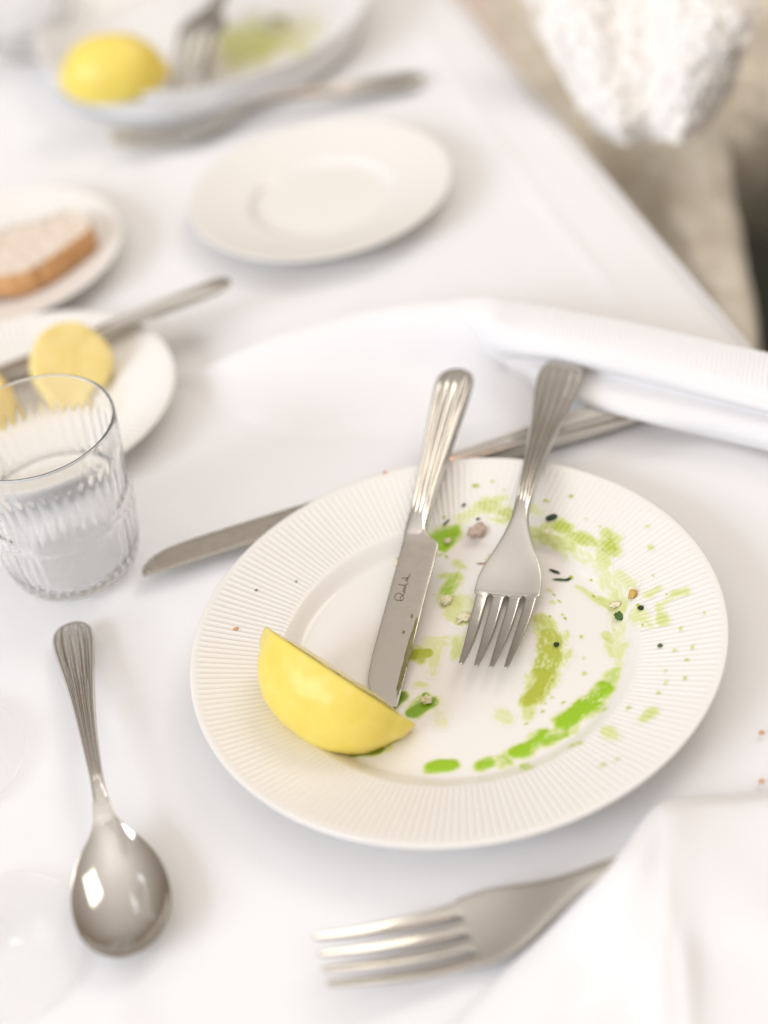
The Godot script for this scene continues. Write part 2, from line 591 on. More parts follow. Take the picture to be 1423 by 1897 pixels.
func linen() -> void:
	var stations := [
		[Vector3(-0.1134, -0.0040, -0.8907), Vector3(-0.1111, -0.0035, -0.8871), Vector3(-0.1079, -0.0035, -0.8827), Vector3(-0.1047, -0.0035, -0.8784), Vector3(-0.0998, -0.0025, -0.8711), Vector3(-0.0937, -0.0040, -0.8662)],
		[Vector3(-0.0875, 0.0040, -0.8914), Vector3(-0.0864, 0.0042, -0.8868), Vector3(-0.0843, 0.0032, -0.8796), Vector3(-0.0801, 0.0008, -0.8666), Vector3(-0.0729, -0.0012, -0.8453), Vector3(-0.0662, -0.0040, -0.8311)],
		[Vector3(-0.0663, 0.0090, -0.8942), Vector3(-0.0653, 0.0092, -0.8884), Vector3(-0.0635, 0.0075, -0.8795), Vector3(-0.0582, 0.0024, -0.8603), Vector3(-0.0497, -0.0010, -0.8300), Vector3(-0.0422, -0.0040, -0.8108)],
		[Vector3(-0.0418, 0.0145, -0.8952), Vector3(-0.0413, 0.0148, -0.8882), Vector3(-0.0402, 0.0120, -0.8787), Vector3(-0.0350, 0.0045, -0.8584), Vector3(-0.0244, -0.0008, -0.8246), Vector3(-0.0180, -0.0040, -0.7985)],
		[Vector3(-0.0144, 0.0200, -0.8922), Vector3(-0.0143, 0.0205, -0.8828), Vector3(-0.0137, 0.0165, -0.8723), Vector3(-0.0094, 0.0060, -0.8510), Vector3(0.0003, -0.0006, -0.8167), Vector3(0.0060, -0.0040, -0.7888)],
		[Vector3(0.0123, 0.0260, -0.8862), Vector3(0.0122, 0.0262, -0.8762), Vector3(0.0124, 0.0210, -0.8654), Vector3(0.0160, 0.0080, -0.8430), Vector3(0.0250, -0.0005, -0.8106), Vector3(0.0303, -0.0040, -0.7839)],
		[Vector3(0.0382, 0.0310, -0.8778), Vector3(0.0378, 0.0310, -0.8675), Vector3(0.0383, 0.0250, -0.8557), Vector3(0.0425, 0.0090, -0.8359), Vector3(0.0495, -0.0005, -0.8051), Vector3(0.0545, -0.0040, -0.7792)],
		[Vector3(0.0648, 0.0345, -0.8677), Vector3(0.0644, 0.0345, -0.8564), Vector3(0.0660, 0.0280, -0.8429), Vector3(0.0705, 0.0100, -0.8257), Vector3(0.0753, -0.0005, -0.7987), Vector3(0.0789, -0.0040, -0.7768)],
		[Vector3(0.0834, 0.0340, -0.8634), Vector3(0.0826, 0.0340, -0.8511), Vector3(0.0839, 0.0270, -0.8385), Vector3(0.0881, 0.0090, -0.8215), Vector3(0.0923, -0.0005, -0.7971), Vector3(0.0959, -0.0040, -0.7766)],
		[Vector3(0.0999, 0.0300, -0.8586), Vector3(0.0995, 0.0300, -0.8457), Vector3(0.1016, 0.0230, -0.8329), Vector3(0.1054, 0.0070, -0.8134), Vector3(0.1103, -0.0005, -0.7931), Vector3(0.1124, -0.0040, -0.7741)],
		[Vector3(0.1144, 0.0240, -0.8524), Vector3(0.1147, 0.0240, -0.8410), Vector3(0.1172, 0.0180, -0.8267), Vector3(0.1206, 0.0060, -0.8073), Vector3(0.1250, -0.0005, -0.7885), Vector3(0.1279, -0.0040, -0.7744)],
	]
	var band := [
		[Vector3(0.0626, 0.0340, -0.8686), Vector3(0.0628, 0.0342, -0.8631), Vector3(0.0645, 0.0342, -0.8557), Vector3(0.0669, 0.0320, -0.8480), Vector3(0.0716, 0.0245, -0.8389), Vector3(0.0763, 0.0190, -0.8303), Vector3(0.0800, 0.0165, -0.8256), Vector3(0.0825, 0.0150, -0.8225), Vector3(0.0841, 0.0136, -0.8213)],
		[Vector3(0.0813, 0.0380, -0.8581), Vector3(0.0802, 0.0380, -0.8511), Vector3(0.0790, 0.0370, -0.8406), Vector3(0.0794, 0.0340, -0.8299), Vector3(0.0824, 0.0270, -0.8225), Vector3(0.0862, 0.0190, -0.8233), Vector3(0.0877, 0.0140, -0.8201), Vector3(0.0907, 0.0090, -0.8185), Vector3(0.0927, 0.0030, -0.8217)],
		[Vector3(0.0986, 0.0390, -0.8468), Vector3(0.0961, 0.0390, -0.8364), Vector3(0.0938, 0.0370, -0.8263), Vector3(0.0928, 0.0330, -0.8177), Vector3(0.0949, 0.0290, -0.8109), Vector3(0.0981, 0.0205, -0.8153), Vector3(0.0972, 0.0180, -0.8063), Vector3(0.0983, 0.0110, -0.8039), Vector3(0.0996, 0.0080, -0.8022)],
		[Vector3(0.1209, 0.0390, -0.8310), Vector3(0.1176, 0.0390, -0.8194), Vector3(0.1147, 0.0370, -0.8103), Vector3(0.1124, 0.0340, -0.8030), Vector3(0.1121, 0.0300, -0.7997), Vector3(0.1134, 0.0200, -0.8068), Vector3(0.1116, 0.0190, -0.7951), Vector3(0.1107, 0.0165, -0.7853), Vector3(0.1116, 0.0115, -0.7856)],
		[Vector3(0.1456, 0.0380, -0.8154), Vector3(0.1417, 0.0380, -0.8032), Vector3(0.1382, 0.0360, -0.7934), Vector3(0.1357, 0.0330, -0.7869), Vector3(0.1342, 0.0290, -0.7841), Vector3(0.1351, 0.0200, -0.7905), Vector3(0.1321, 0.0190, -0.7773), Vector3(0.1301, 0.0165, -0.7671), Vector3(0.1304, 0.0125, -0.7668)],
		[Vector3(0.1721, 0.0370, -0.7968), Vector3(0.1677, 0.0370, -0.7840), Vector3(0.1640, 0.0350, -0.7740), Vector3(0.1614, 0.0320, -0.7673), Vector3(0.1598, 0.0280, -0.7651), Vector3(0.1604, 0.0200, -0.7702), Vector3(0.1572, 0.0190, -0.7584), Vector3(0.1544, 0.0165, -0.7483), Vector3(0.1542, 0.0125, -0.7481)],
		[Vector3(0.1976, 0.0360, -0.7778), Vector3(0.1932, 0.0360, -0.7648), Vector3(0.1892, 0.0340, -0.7542), Vector3(0.1865, 0.0310, -0.7477), Vector3(0.1847, 0.0280, -0.7444), Vector3(0.1856, 0.0200, -0.7497), Vector3(0.1826, 0.0190, -0.7393), Vector3(0.1809, 0.0130, -0.7345), Vector3(0.1819, 0.0030, -0.7402)],
		[Vector3(0.2224, 0.0350, -0.7594), Vector3(0.2176, 0.0350, -0.7458), Vector3(0.2136, 0.0330, -0.7350), Vector3(0.2109, 0.0300, -0.7286), Vector3(0.2090, 0.0280, -0.7242), Vector3(0.2104, 0.0200, -0.7299), Vector3(0.2074, 0.0190, -0.7206), Vector3(0.2059, 0.0130, -0.7164), Vector3(0.2071, 0.0030, -0.7215)],
		[Vector3(0.2537, 0.0330, -0.7361), Vector3(0.2484, 0.0330, -0.7221), Vector3(0.2443, 0.0310, -0.7117), Vector3(0.2410, 0.0290, -0.7040), Vector3(0.2391, 0.0270, -0.6997), Vector3(0.2405, 0.0200, -0.7045), Vector3(0.2377, 0.0190, -0.6965), Vector3(0.2363, 0.0130, -0.6925), Vector3(0.2377, 0.0030, -0.6970)],
	]
	var nap := thing("napkin", "white napkin with a ribbed border folded behind the large dirty plate", "napkin", "white linen napkins")
	part("smooth_flap", cloth(stations, 120, 40, 0.0006), M.napkin_linen, nap)
	part("ribbed_border", cloth(band, 940, 44, 0.0008, true), M.napkin_linen, nap)
	# near napkin, folded thick, lying over the handle of a fork
	var near := [
		[Vector3(0.1770, 0.0030, -0.4946), Vector3(0.1697, 0.0130, -0.4840), Vector3(0.1628, 0.0190, -0.4736), Vector3(0.1528, 0.0210, -0.4494), Vector3(0.1426, 0.0190, -0.4200), Vector3(0.1333, 0.0200, -0.3901), Vector3(0.1170, 0.0200, -0.3346)],
		[Vector3(0.1436, 0.0030, -0.4939), Vector3(0.1401, 0.0120, -0.4844), Vector3(0.1355, 0.0180, -0.4747), Vector3(0.1275, 0.0210, -0.4525), Vector3(0.1191, 0.0220, -0.4231), Vector3(0.1125, 0.0180, -0.3961), Vector3(0.0980, 0.0200, -0.3385)],
		[Vector3(0.1195, 0.0030, -0.4969), Vector3(0.1164, 0.0120, -0.4874), Vector3(0.1126, 0.0180, -0.4772), Vector3(0.1059, 0.0230, -0.4531), Vector3(0.0988, 0.0230, -0.4243), Vector3(0.0935, 0.0190, -0.3996), Vector3(0.0808, 0.0200, -0.3421)],
		[Vector3(0.1016, 0.0060, -0.4972), Vector3(0.0994, 0.0140, -0.4880), Vector3(0.0978, 0.0210, -0.4756), Vector3(0.0933, 0.0250, -0.4517), Vector3(0.0880, 0.0250, -0.4253), Vector3(0.0835, 0.0230, -0.3990), Vector3(0.0730, 0.0200, -0.3437)],
		[Vector3(0.0899, 0.0120, -0.4876), Vector3(0.0901, 0.0170, -0.4814), Vector3(0.0896, 0.0230, -0.4686), Vector3(0.0867, 0.0260, -0.4468), Vector3(0.0826, 0.0260, -0.4231), Vector3(0.0784, 0.0230, -0.3976), Vector3(0.0682, 0.0200, -0.3447)],
		[Vector3(0.0713, 0.0200, -0.4625), Vector3(0.0728, 0.0240, -0.4578), Vector3(0.0756, 0.0270, -0.4497), Vector3(0.0767, 0.0260, -0.4353), Vector3(0.0741, 0.0250, -0.4152), Vector3(0.0711, 0.0230, -0.3942), Vector3(0.0624, 0.0200, -0.3459)],
		[Vector3(0.0534, 0.0140, -0.4510), Vector3(0.0554, 0.0200, -0.4452), Vector3(0.0600, 0.0240, -0.4365), Vector3(0.0628, 0.0240, -0.4237), Vector3(0.0626, 0.0230, -0.4088), Vector3(0.0616, 0.0200, -0.3908), Vector3(0.0556, 0.0200, -0.3473)],
		[Vector3(0.0333, 0.0030, -0.4428), Vector3(0.0357, 0.0120, -0.4352), Vector3(0.0416, 0.0180, -0.4253), Vector3(0.0473, 0.0190, -0.4150), Vector3(0.0498, 0.0200, -0.4009), Vector3(0.0509, 0.0190, -0.3864), Vector3(0.0478, 0.0200, -0.3489)],
		[Vector3(0.0124, 0.0030, -0.4264), Vector3(0.0156, 0.0110, -0.4197), Vector3(0.0232, 0.0160, -0.4115), Vector3(0.0315, 0.0180, -0.4022), Vector3(0.0361, 0.0180, -0.3927), Vector3(0.0397, 0.0190, -0.3791), Vector3(0.0399, 0.0200, -0.3505)],
		[Vector3(-0.0083, 0.0030, -0.4096), Vector3(-0.0044, 0.0100, -0.4037), Vector3(0.0051, 0.0150, -0.3964), Vector3(0.0148, 0.0170, -0.3891), Vector3(0.0220, 0.0180, -0.3811), Vector3(0.0273, 0.0180, -0.3705), Vector3(0.0316, 0.0200, -0.3500)],
		[Vector3(-0.0308, 0.0030, -0.3907), Vector3(-0.0259, 0.0100, -0.3849), Vector3(-0.0139, 0.0150, -0.3781), Vector3(-0.0019, 0.0170, -0.3725), Vector3(0.0077, 0.0180, -0.3664), Vector3(0.0169, 0.0180, -0.3599), Vector3(0.0252, 0.0200, -0.3491)],
	]
	part("folded_cloth", cloth(near, 140, 90, 0.0008), M.napkin_linen, thing("napkin", "thick folded white napkin in the lower right corner covering a fork handle", "napkin", "white linen napkins"))


# ================= plates =================
func plate_height(r: float) -> float:
	return 0.006 + 0.0062 * smoothstep(0.078, 0.0895, r) + 0.0095 * pow(clampf((r - 0.0865) / 0.0415, 0.0, 1.0), 1.1)


const RIBS := 216
func rib_lift(r: float, a: float) -> float:
	var s := absf(sin(a * RIBS * 0.5))
	return 0.0005 * pow(1.0 - s, 1.4) * smoothstep(0.0865, 0.093, r) * (1.0 - smoothstep(0.1245, 0.1285, r))


func plates() -> void:
	var prof := []
	for k in range(1, 24):
		prof.append(Vector2(0.0755 * k / 23.0, 0.006))
	for k in range(1, 67):
		var r := 0.0755 + (0.1292 - 0.0755) * k / 66.0
		prof.append(Vector2(r, plate_height(r)))
	for q in [Vector2(0.1297, 0.0217), Vector2(0.1303, 0.0214), Vector2(0.1303, 0.0209), Vector2(0.1296, 0.0203), Vector2(0.125, 0.0185), Vector2(0.110, 0.0145), Vector2(0.092, 0.0085), Vector2(0.084, 0.0045), Vector2(0.0815, 0.0012), Vector2(0.0795, 0.0004), Vector2(0.0775, 0.0012), Vector2(0.076, 0.0028), Vector2(0.05, 0.0028), Vector2(0.001, 0.0028)]:
		prof.append(q)
	var top := prof.size() - 13
	var o := solo("dinner_plate", lathe(prof, RIBS * 9, "dinner"), M.porcelain_ribbed, "large cream plate with a ribbed rim, smeared with green oil, in the foreground", "plate", "plates on the table")
	o.position = MAIN
	# side plates
	var plain := side_profile(0.09, 0.047)
	o = solo("side_plate", lathe(plain, 160), M.porcelain, "empty plain white side plate in the middle distance", "plate", "plates on the table")
	o.position = Vector3(-0.002, 0.0, -1.057)
	o = solo("side_plate", lathe(side_profile(0.086, 0.047), 160), M.porcelain, "plain white side plate holding a slice of bread at the left edge", "plate", "plates on the table")
	o.position = Vector3(-0.2235, 0.0, -1.048)
	o = solo("side_plate", lathe(side_profile(0.091, 0.052), 960, "butter_plate"), M.porcelain_ribbed, "ribbed white side plate holding butter rounds behind the water glass", "plate", "plates on the table")
	o.position = Vector3(-0.198, 0.0, -0.875)
	# deep plate at the back
	var deep := []
	for k in range(1, 14):
		deep.append(Vector2(0.075 * k / 13.0, 0.007))
	for q in [Vector2(0.09, 0.0072), Vector2(0.102, 0.009), Vector2(0.112, 0.0135), Vector2(0.119, 0.0205), Vector2(0.126, 0.0270), Vector2(0.1365, 0.0330), Vector2(0.1395, 0.0340), Vector2(0.1400, 0.0330), Vector2(0.1385, 0.0305), Vector2(0.1365, 0.0240), Vector2(0.1340, 0.015), Vector2(0.1310, 0.007), Vector2(0.128, 0.0020), Vector2(0.126, 0.0004), Vector2(0.121, 0.0004), Vector2(0.118, 0.003), Vector2(0.001, 0.003)]:
		deep.append(q)
	o = solo("deep_plate", lathe(deep, 160), M.white_porcelain, "deep white plate with lemon and cutlery at the top edge of the photo", "plate", "plates on the table")
	o.transform = Transform3D(Basis.from_scale(Vector3(0.965, 0.92, 0.965)), Vector3(-0.068, 0.0, -1.335))


func side_profile(big: float, well: float) -> Array:
	var p := []
	for k in range(1, 12):
		p.append(Vector2((well - 0.004) * k / 11.0, 0.0052))
	for k in range(1, 40):
		var r: float = well - 0.004 + (big - 0.0012 - well + 0.004) * k / 39.0
		p.append(Vector2(r, 0.0052 + 0.0038 * smoothstep(well - 0.002, well + 0.0045, r) + 0.0080 * pow(clampf((r - well - 0.003) / (big - well - 0.003), 0.0, 1.0), 1.25)))
	for q in [Vector2(-0.0004, 0.0164), Vector2(0.0, 0.0159), Vector2(-0.0008, 0.0151), Vector2(-0.006, 0.0132), Vector2(-0.02, 0.0078)]:
		p.append(Vector2(big + q.x, q.y))
	for q in [Vector2(0.008, 0.0032), Vector2(0.006, 0.0004), Vector2(0.003, 0.0004), Vector2(0.0015, 0.0024), Vector2(-0.02, 0.0024)]:
		p.append(Vector2(well + q.x, q.y))
	p.append(Vector2(0.001, 0.0024))
	return p


# ================= cutlery =================
func make_fork(label: String) -> Node3D:
	var f := thing("fork", label, "fork", "steel forks")
	# s, half width, centre height, half thickness, reed height
	var h := track([
		[0.0, 0.0008, 0.0030, 0.0006, 0.0], [0.0006, 0.0040, 0.0030, 0.0010, 0.0], [0.0026, 0.0074, 0.0030, 0.0012, 0.00010], [0.0065, 0.0101, 0.0031, 0.0013, 0.00022], [0.012, 0.0112, 0.0034, 0.0014, 0.00030],
		[0.020, 0.0111, 0.0040, 0.0014, 0.00034], [0.034, 0.0098, 0.0054, 0.0015, 0.00050], [0.050, 0.0081, 0.0074, 0.0016, 0.00080], [0.066, 0.0065, 0.0096, 0.0018, 0.00105], [0.082, 0.0053, 0.0115, 0.0020, 0.00115],
		[0.098, 0.0044, 0.0128, 0.0022, 0.0010], [0.108, 0.0040, 0.0130, 0.0023, 0.00025], [0.1135, 0.00385, 0.0127, 0.0022, 0.0], [0.1165, 0.0036, 0.0123, 0.0017, 0.0], [0.1185, 0.0022, 0.0120, 0.0006, 0.0]], 190)
	var rows := []
	for k in h:
		rows.append(reed_ring(k[0], k[1], k[2], k[3], k[4], false))
	part("handle", skin(rows, true, true), M.steel, f)
	rows = []
	for k in track([
			[0.1105, 0.0030, 0.0129, 0.0014], [0.1125, 0.0038, 0.0128, 0.0021], [0.1145, 0.0039, 0.0126, 0.0022], [0.120, 0.0044, 0.0117, 0.0020], [0.127, 0.0064, 0.0096, 0.0017], [0.134, 0.0094, 0.0071, 0.0014], [0.141, 0.0125, 0.0047, 0.0012], [0.148, 0.0145, 0.0029, 0.0011], [0.154, 0.0150, 0.0019, 0.0011], [0.1565, 0.01495, 0.0017, 0.0011], [0.157, 0.0149, 0.00168, 0.0009]], 60):
		var ring := reed_ring(k[0], k[1], k[2], k[3], 0.0, false, 0.0, lerpf(0.72, 0.55, smoothstep(0.114, 0.130, k[0])), 48)
		for i in ring.size():      # slightly dished
			ring[i].y += 0.0016 * pow(ring[i].z / 0.015, 2.0) * smoothstep(0.125, 0.15, k[0])
		rows.append(ring)
	part("head", skin(rows, true, true), M.steel, f)
	for n in 4:
		var c := n - 1.5
		rows = []
		for k in track([
				[0.1562, 0.00371, 0.00170, 0.00098], [0.1570, 0.00366, 0.00168, 0.00102], [0.1573, 0.0033, 0.00166, 0.00105], [0.1580, 0.0029, 0.00165, 0.00105], [0.1592, 0.00265, 0.0017, 0.00105], [0.166, 0.0026, 0.0021, 0.0011], [0.176, 0.0025, 0.0035, 0.0011], [0.187, 0.0021, 0.0060, 0.0010], [0.197, 0.0016, 0.0090, 0.0009], [0.2035, 0.0011, 0.0112, 0.0007], [0.2048, 0.0007, 0.0117, 0.0005], [0.2052, 0.0002, 0.0118, 0.0002]], 70):
			var spread: float = 0.00742 - 0.0008 * smoothstep(0.158, 0.205, k[0])
			var ring := reed_ring(k[0], k[1], k[2], k[3], 0.0, false, c * spread, 0.6, 24)
			for i in ring.size():
				ring[i].y += 0.0016 * pow(ring[i].z / 0.015, 2.0)
			rows.append(ring)
		part("tine", skin(rows, true, true), M.steel, f)
	return f


func make_knife(label: String) -> Node3D:
	var f := thing("knife", label, "knife", "steel knives")
	var rows := []
	for k in track([
			[0.0, 0.0010, 0.0045, 0.0010, 0.0], [0.0006, 0.0046, 0.0045, 0.0016, 0.0], [0.0026, 0.0078, 0.0045, 0.0023, 0.0], [0.006, 0.0099, 0.0045, 0.0029, 0.0001], [0.011, 0.0107, 0.0045, 0.0034, 0.0006],
			[0.020, 0.0105, 0.0045, 0.0037, 0.0013], [0.034, 0.0096, 0.0045, 0.0038, 0.0016], [0.052, 0.0082, 0.0045, 0.0038, 0.0016], [0.070, 0.0068, 0.0045, 0.0036, 0.0014], [0.084, 0.0060, 0.0045, 0.0034, 0.0010], [0.094, 0.0057, 0.0045, 0.0032, 0.0004], [0.101, 0.0056, 0.0045, 0.0030, 0.0], [0.106, 0.0056, 0.0045, 0.0024, 0.0], [0.1085, 0.0055, 0.0045, 0.0015, 0.0]], 190):
		rows.append(reed_ring(k[0] * 1.11, k[1], k[2], k[3], k[4], true))
	part("handle", skin(rows, true, true), M.polished_steel, f)
	rows = []
	for k in track([
			[0.1035, 0.0054, -0.0001, 0.0022], [0.1065, 0.0058, -0.0004, 0.0019], [0.1095, 0.0070, -0.0017, 0.0014], [0.1125, 0.0087, -0.0036, 0.00105], [0.1155, 0.0094, -0.0044, 0.0009], [0.125, 0.0095, -0.0045, 0.00085], [0.145, 0.0094, -0.0044, 0.0008], [0.17, 0.0094, -0.0043, 0.00075],
			[0.195, 0.0093, -0.0043, 0.0007], [0.208, 0.0088, -0.0047, 0.00065], [0.216, 0.0076, -0.0059, 0.0006], [0.2215, 0.0056, -0.0079, 0.0005], [0.2245, 0.0034, -0.0100, 0.0004], [0.2253, 0.0012, -0.0120, 0.0003]], 110):
		rows.append(reed_ring(0.12 + (k[0] - 0.1085) * 0.9016, k[1], 0.0045, k[3], 0.0, false, k[2], 0.35, 40))
	part("blade", skin(rows, true, true), M.blade_steel, f)
	return f


func make_spoon(label: String) -> Node3D:
	var f := thing("spoon", label, "spoon")
	var rows := []
	for k in track([
			[0.0, 0.0008, 0.0040, 0.0007, 0.0], [0.0006, 0.0044, 0.0040, 0.0012, 0.0], [0.0026, 0.0079, 0.0040, 0.0016, 0.0002], [0.0065, 0.0104, 0.0041, 0.0018, 0.0005], [0.012, 0.0112, 0.0044, 0.0019, 0.0008],
			[0.020, 0.0109, 0.0050, 0.0019, 0.0009], [0.034, 0.0094, 0.0066, 0.0019, 0.0009], [0.052, 0.0074, 0.0092, 0.0020, 0.0009], [0.070, 0.0058, 0.0118, 0.0021, 0.0008], [0.090, 0.0045, 0.0140, 0.0022, 0.0007], [0.110, 0.0036, 0.0150, 0.0020, 0.0005], [0.120, 0.0034, 0.0148, 0.0016, 0.0002], [0.128, 0.0036, 0.01425, 0.0011, 0.0], [0.133, 0.0040, 0.0135, 0.0008, 0.0], [0.138, 0.0030, 0.0124, 0.0004, 0.0], [0.141, 0.0012, 0.0117, 0.0002, 0.0]], 190):
		rows.append(reed_ring(k[0], k[1], k[2], k[3], k[4], false))
	part("handle", skin(rows, true, true), M.polished_steel, f)
	# bowl: s, half width, rim height, depth
	var top := []
	var under := []
	for k in track([
			[0.1260, 0.0022, 0.0151, 0.0], [0.1300, 0.0038, 0.0149, 0.0], [0.134, 0.0045, 0.0142, 0.0001], [0.139, 0.0056, 0.0131, 0.0006], [0.145, 0.0090, 0.0114, 0.0022], [0.153, 0.0148, 0.0104, 0.0046], [0.163, 0.0198, 0.0096, 0.0068], [0.174, 0.0224, 0.0092, 0.0078], [0.185, 0.0226, 0.0092, 0.0078], [0.195, 0.0206, 0.0094, 0.0068], [0.203, 0.0164, 0.0097, 0.0046], [0.2085, 0.0108, 0.0100, 0.0022], [0.2112, 0.0050, 0.0102, 0.0006], [0.2118, 0.0012, 0.0102, 0.0]], 90):
		var a := PackedVector3Array()
		var n := 40
		for i in n:
			var u := -1.0 + 2.0 * i / (n - 1)
			a.append(Vector3(k[0], k[2] - k[3] * (1.0 - pow(absf(u), 2.3)), u * k[1]))
		for i in n:
			var u := 1.0 - 2.0 * i / (n - 1)
			a.append(Vector3(k[0], k[2] - 0.0002 - k[3] * (1.0 - pow(absf(u), 2.3)) - 0.0011 * (1.0 - pow(absf(u), 8.0)), u * (k[1] + 0.0002)))
		top.append(a)
	part("bowl", skin(top, true, true), M.polished_steel, f)
	return f


func cutlery() -> void:
	var k1 := make_knife("knife lying on the large dirty plate with its blade tip behind the lemon")
	lay(k1, 0.2253, Vector3(0.0556, 0.0310, -0.7986), Vector3(-0.0236, 0.0035, -0.5858), 0.0)
	signature(k1)
	var st := part("oil_streak", blob(Vector3(0.020, 0.00035, 0.0011), 0.9, 251, 16), M.oil_on_steel, k1)
	st.position = Vector3(0.196, 0.0052, -0.0122)
	st = part("oil_streak", blob(Vector3(0.0012, 0.0003, 0.0006), 0.7, 252, 10), M.oil_on_steel, k1)
	st.position = Vector3(0.172, 0.0053, -0.0095)
	st = part("oil_streak", blob(Vector3(0.0008, 0.0003, 0.0006), 0.7, 253, 10), M.oil_on_steel, k1)
	st.position = Vector3(0.182, 0.0053, -0.0075)
	var k2 := dup(k1, "dinner knife lying on the tablecloth partly under the far rim of the large plate")
	for c in k2.get_children():
		if c.name.begins_with("engraved") or c.name.begins_with("oil"):
			k2.remove_child(c)
			c.free()
	lay(k2, 0.2253, Vector3(0.1685, 0.0006, -0.7751), Vector3(-0.1342, 0.0006, -0.7207), 0.0, 0.70)
	var k3 := dup(k2, "butter knife resting across the ribbed side plate behind the butter round")
	lay(k3, 0.2253, Vector3(-0.0666, 0.0265, -0.9389), Vector3(-0.2383, 0.0080, -0.9116), 0.25, 1.3)
	var k4 := dup(k2, "blurred knife resting in the deep plate at the top beside a fork")
	lay(k4, 0.2253, Vector3(-0.0242, 0.0620, -1.3740), Vector3(-0.0723, 0.0330, -1.2037), 0.9)
	var f1 := make_fork("fork lying on the large dirty plate with its tines on the green smears")
	lay(f1, 0.2052, Vector3(0.1159, 0.0245, -0.8009), Vector3(0.0333, 0.0030, -0.5890))
	var f2 := dup(f1, "blurred fork in the foreground with its handle under the near napkin")
	lay(f2, 0.2052, Vector3(0.2070, 0.0012, -0.4760), Vector3(-0.0603, 0.0012, -0.4398), 0.0, 0.92)
	var f3 := dup(f1, "blurred fork lying on the tablecloth in front of the deep plate")
	lay(f3, 0.2052, Vector3(0.0880, 0.0010, -1.2055), Vector3(-0.1462, 0.0010, -1.1838))
	var f4 := dup(f1, "blurred fork resting tines down in the deep plate beside its lemon")
	lay(f4, 0.2052, Vector3(-0.0164, 0.0850, -1.4483), Vector3(-0.0871, 0.0320, -1.2133), PI)
	var s := make_spoon("shiny spoon lying alone on the cloth at the left of the large plate")
	lay(s, 0.2118, Vector3(-0.1715, 0.0010, -0.6841), Vector3(-0.1405, 0.0010, -0.4647), 0.0, 0.92)


# a script signature etched along the blade, made of thin strokes
func signature(k: Node3D) -> void:
	var strokes := [
		[Vector2(0.00, 0.10), Vector2(0.02, 0.80), Vector2(0.14, 1.00), Vector2(0.26, 0.75), Vector2(0.22, 0.30), Vector2(0.10, 0.05), Vector2(0.00, 0.25), Vector2(0.10, 0.40), Vector2(0.26, 0.10), Vector2(0.36, 0.12)],
		[Vector2(0.30, 0.05), Vector2(0.36, 0.35), Vector2(0.41, 0.05), Vector2(0.45, 0.35), Vector2(0.50, 0.08), Vector2(0.54, 0.30)],
		[Vector2(0.58, 0.95), Vector2(0.56, 0.40), Vector2(0.60, 0.05), Vector2(0.66, 0.02), Vector2(0.72, 0.12)],
		[Vector2(0.70, 0.05), Vector2(0.74, 0.35), Vector2(0.78, 0.06), Vector2(0.82, 0.32), Vector2(0.86, 0.08)],
		[Vector2(0.80, 0.78), Vector2(0.84, 0.10), Vector2(0.92, 0.06), Vector2(1.0, 0.02)],
	]
	var v := PackedVector3Array()
	var idx := PackedInt32Array()
	for st in strokes:
		var pts := []
		for q: Vector2 in st:
			# reads up the blade, from the tip towards the handle
			pts.append(Vector3(0.1630 - q.x * 0.0175, 0.00545, -0.0034 + 0.0050 * q.y))
		var line := spline(pts, 26)
		for i in line.size():
			var d := (line[mini(i + 1, 25)] - line[maxi(i - 1, 0)]).normalized()
			var w := Vector3(-d.z, 0, d.x) * 0.00013
			v.append(line[i] - w)
			v.append(line[i] + w)
			if i > 0:
				var b := v.size() - 4
				idx.append_array([b, b + 1, b + 3, b, b + 3, b + 2])
	part("engraved_signature", build(v, idx, Vector3.UP), M.etched_mark, k)


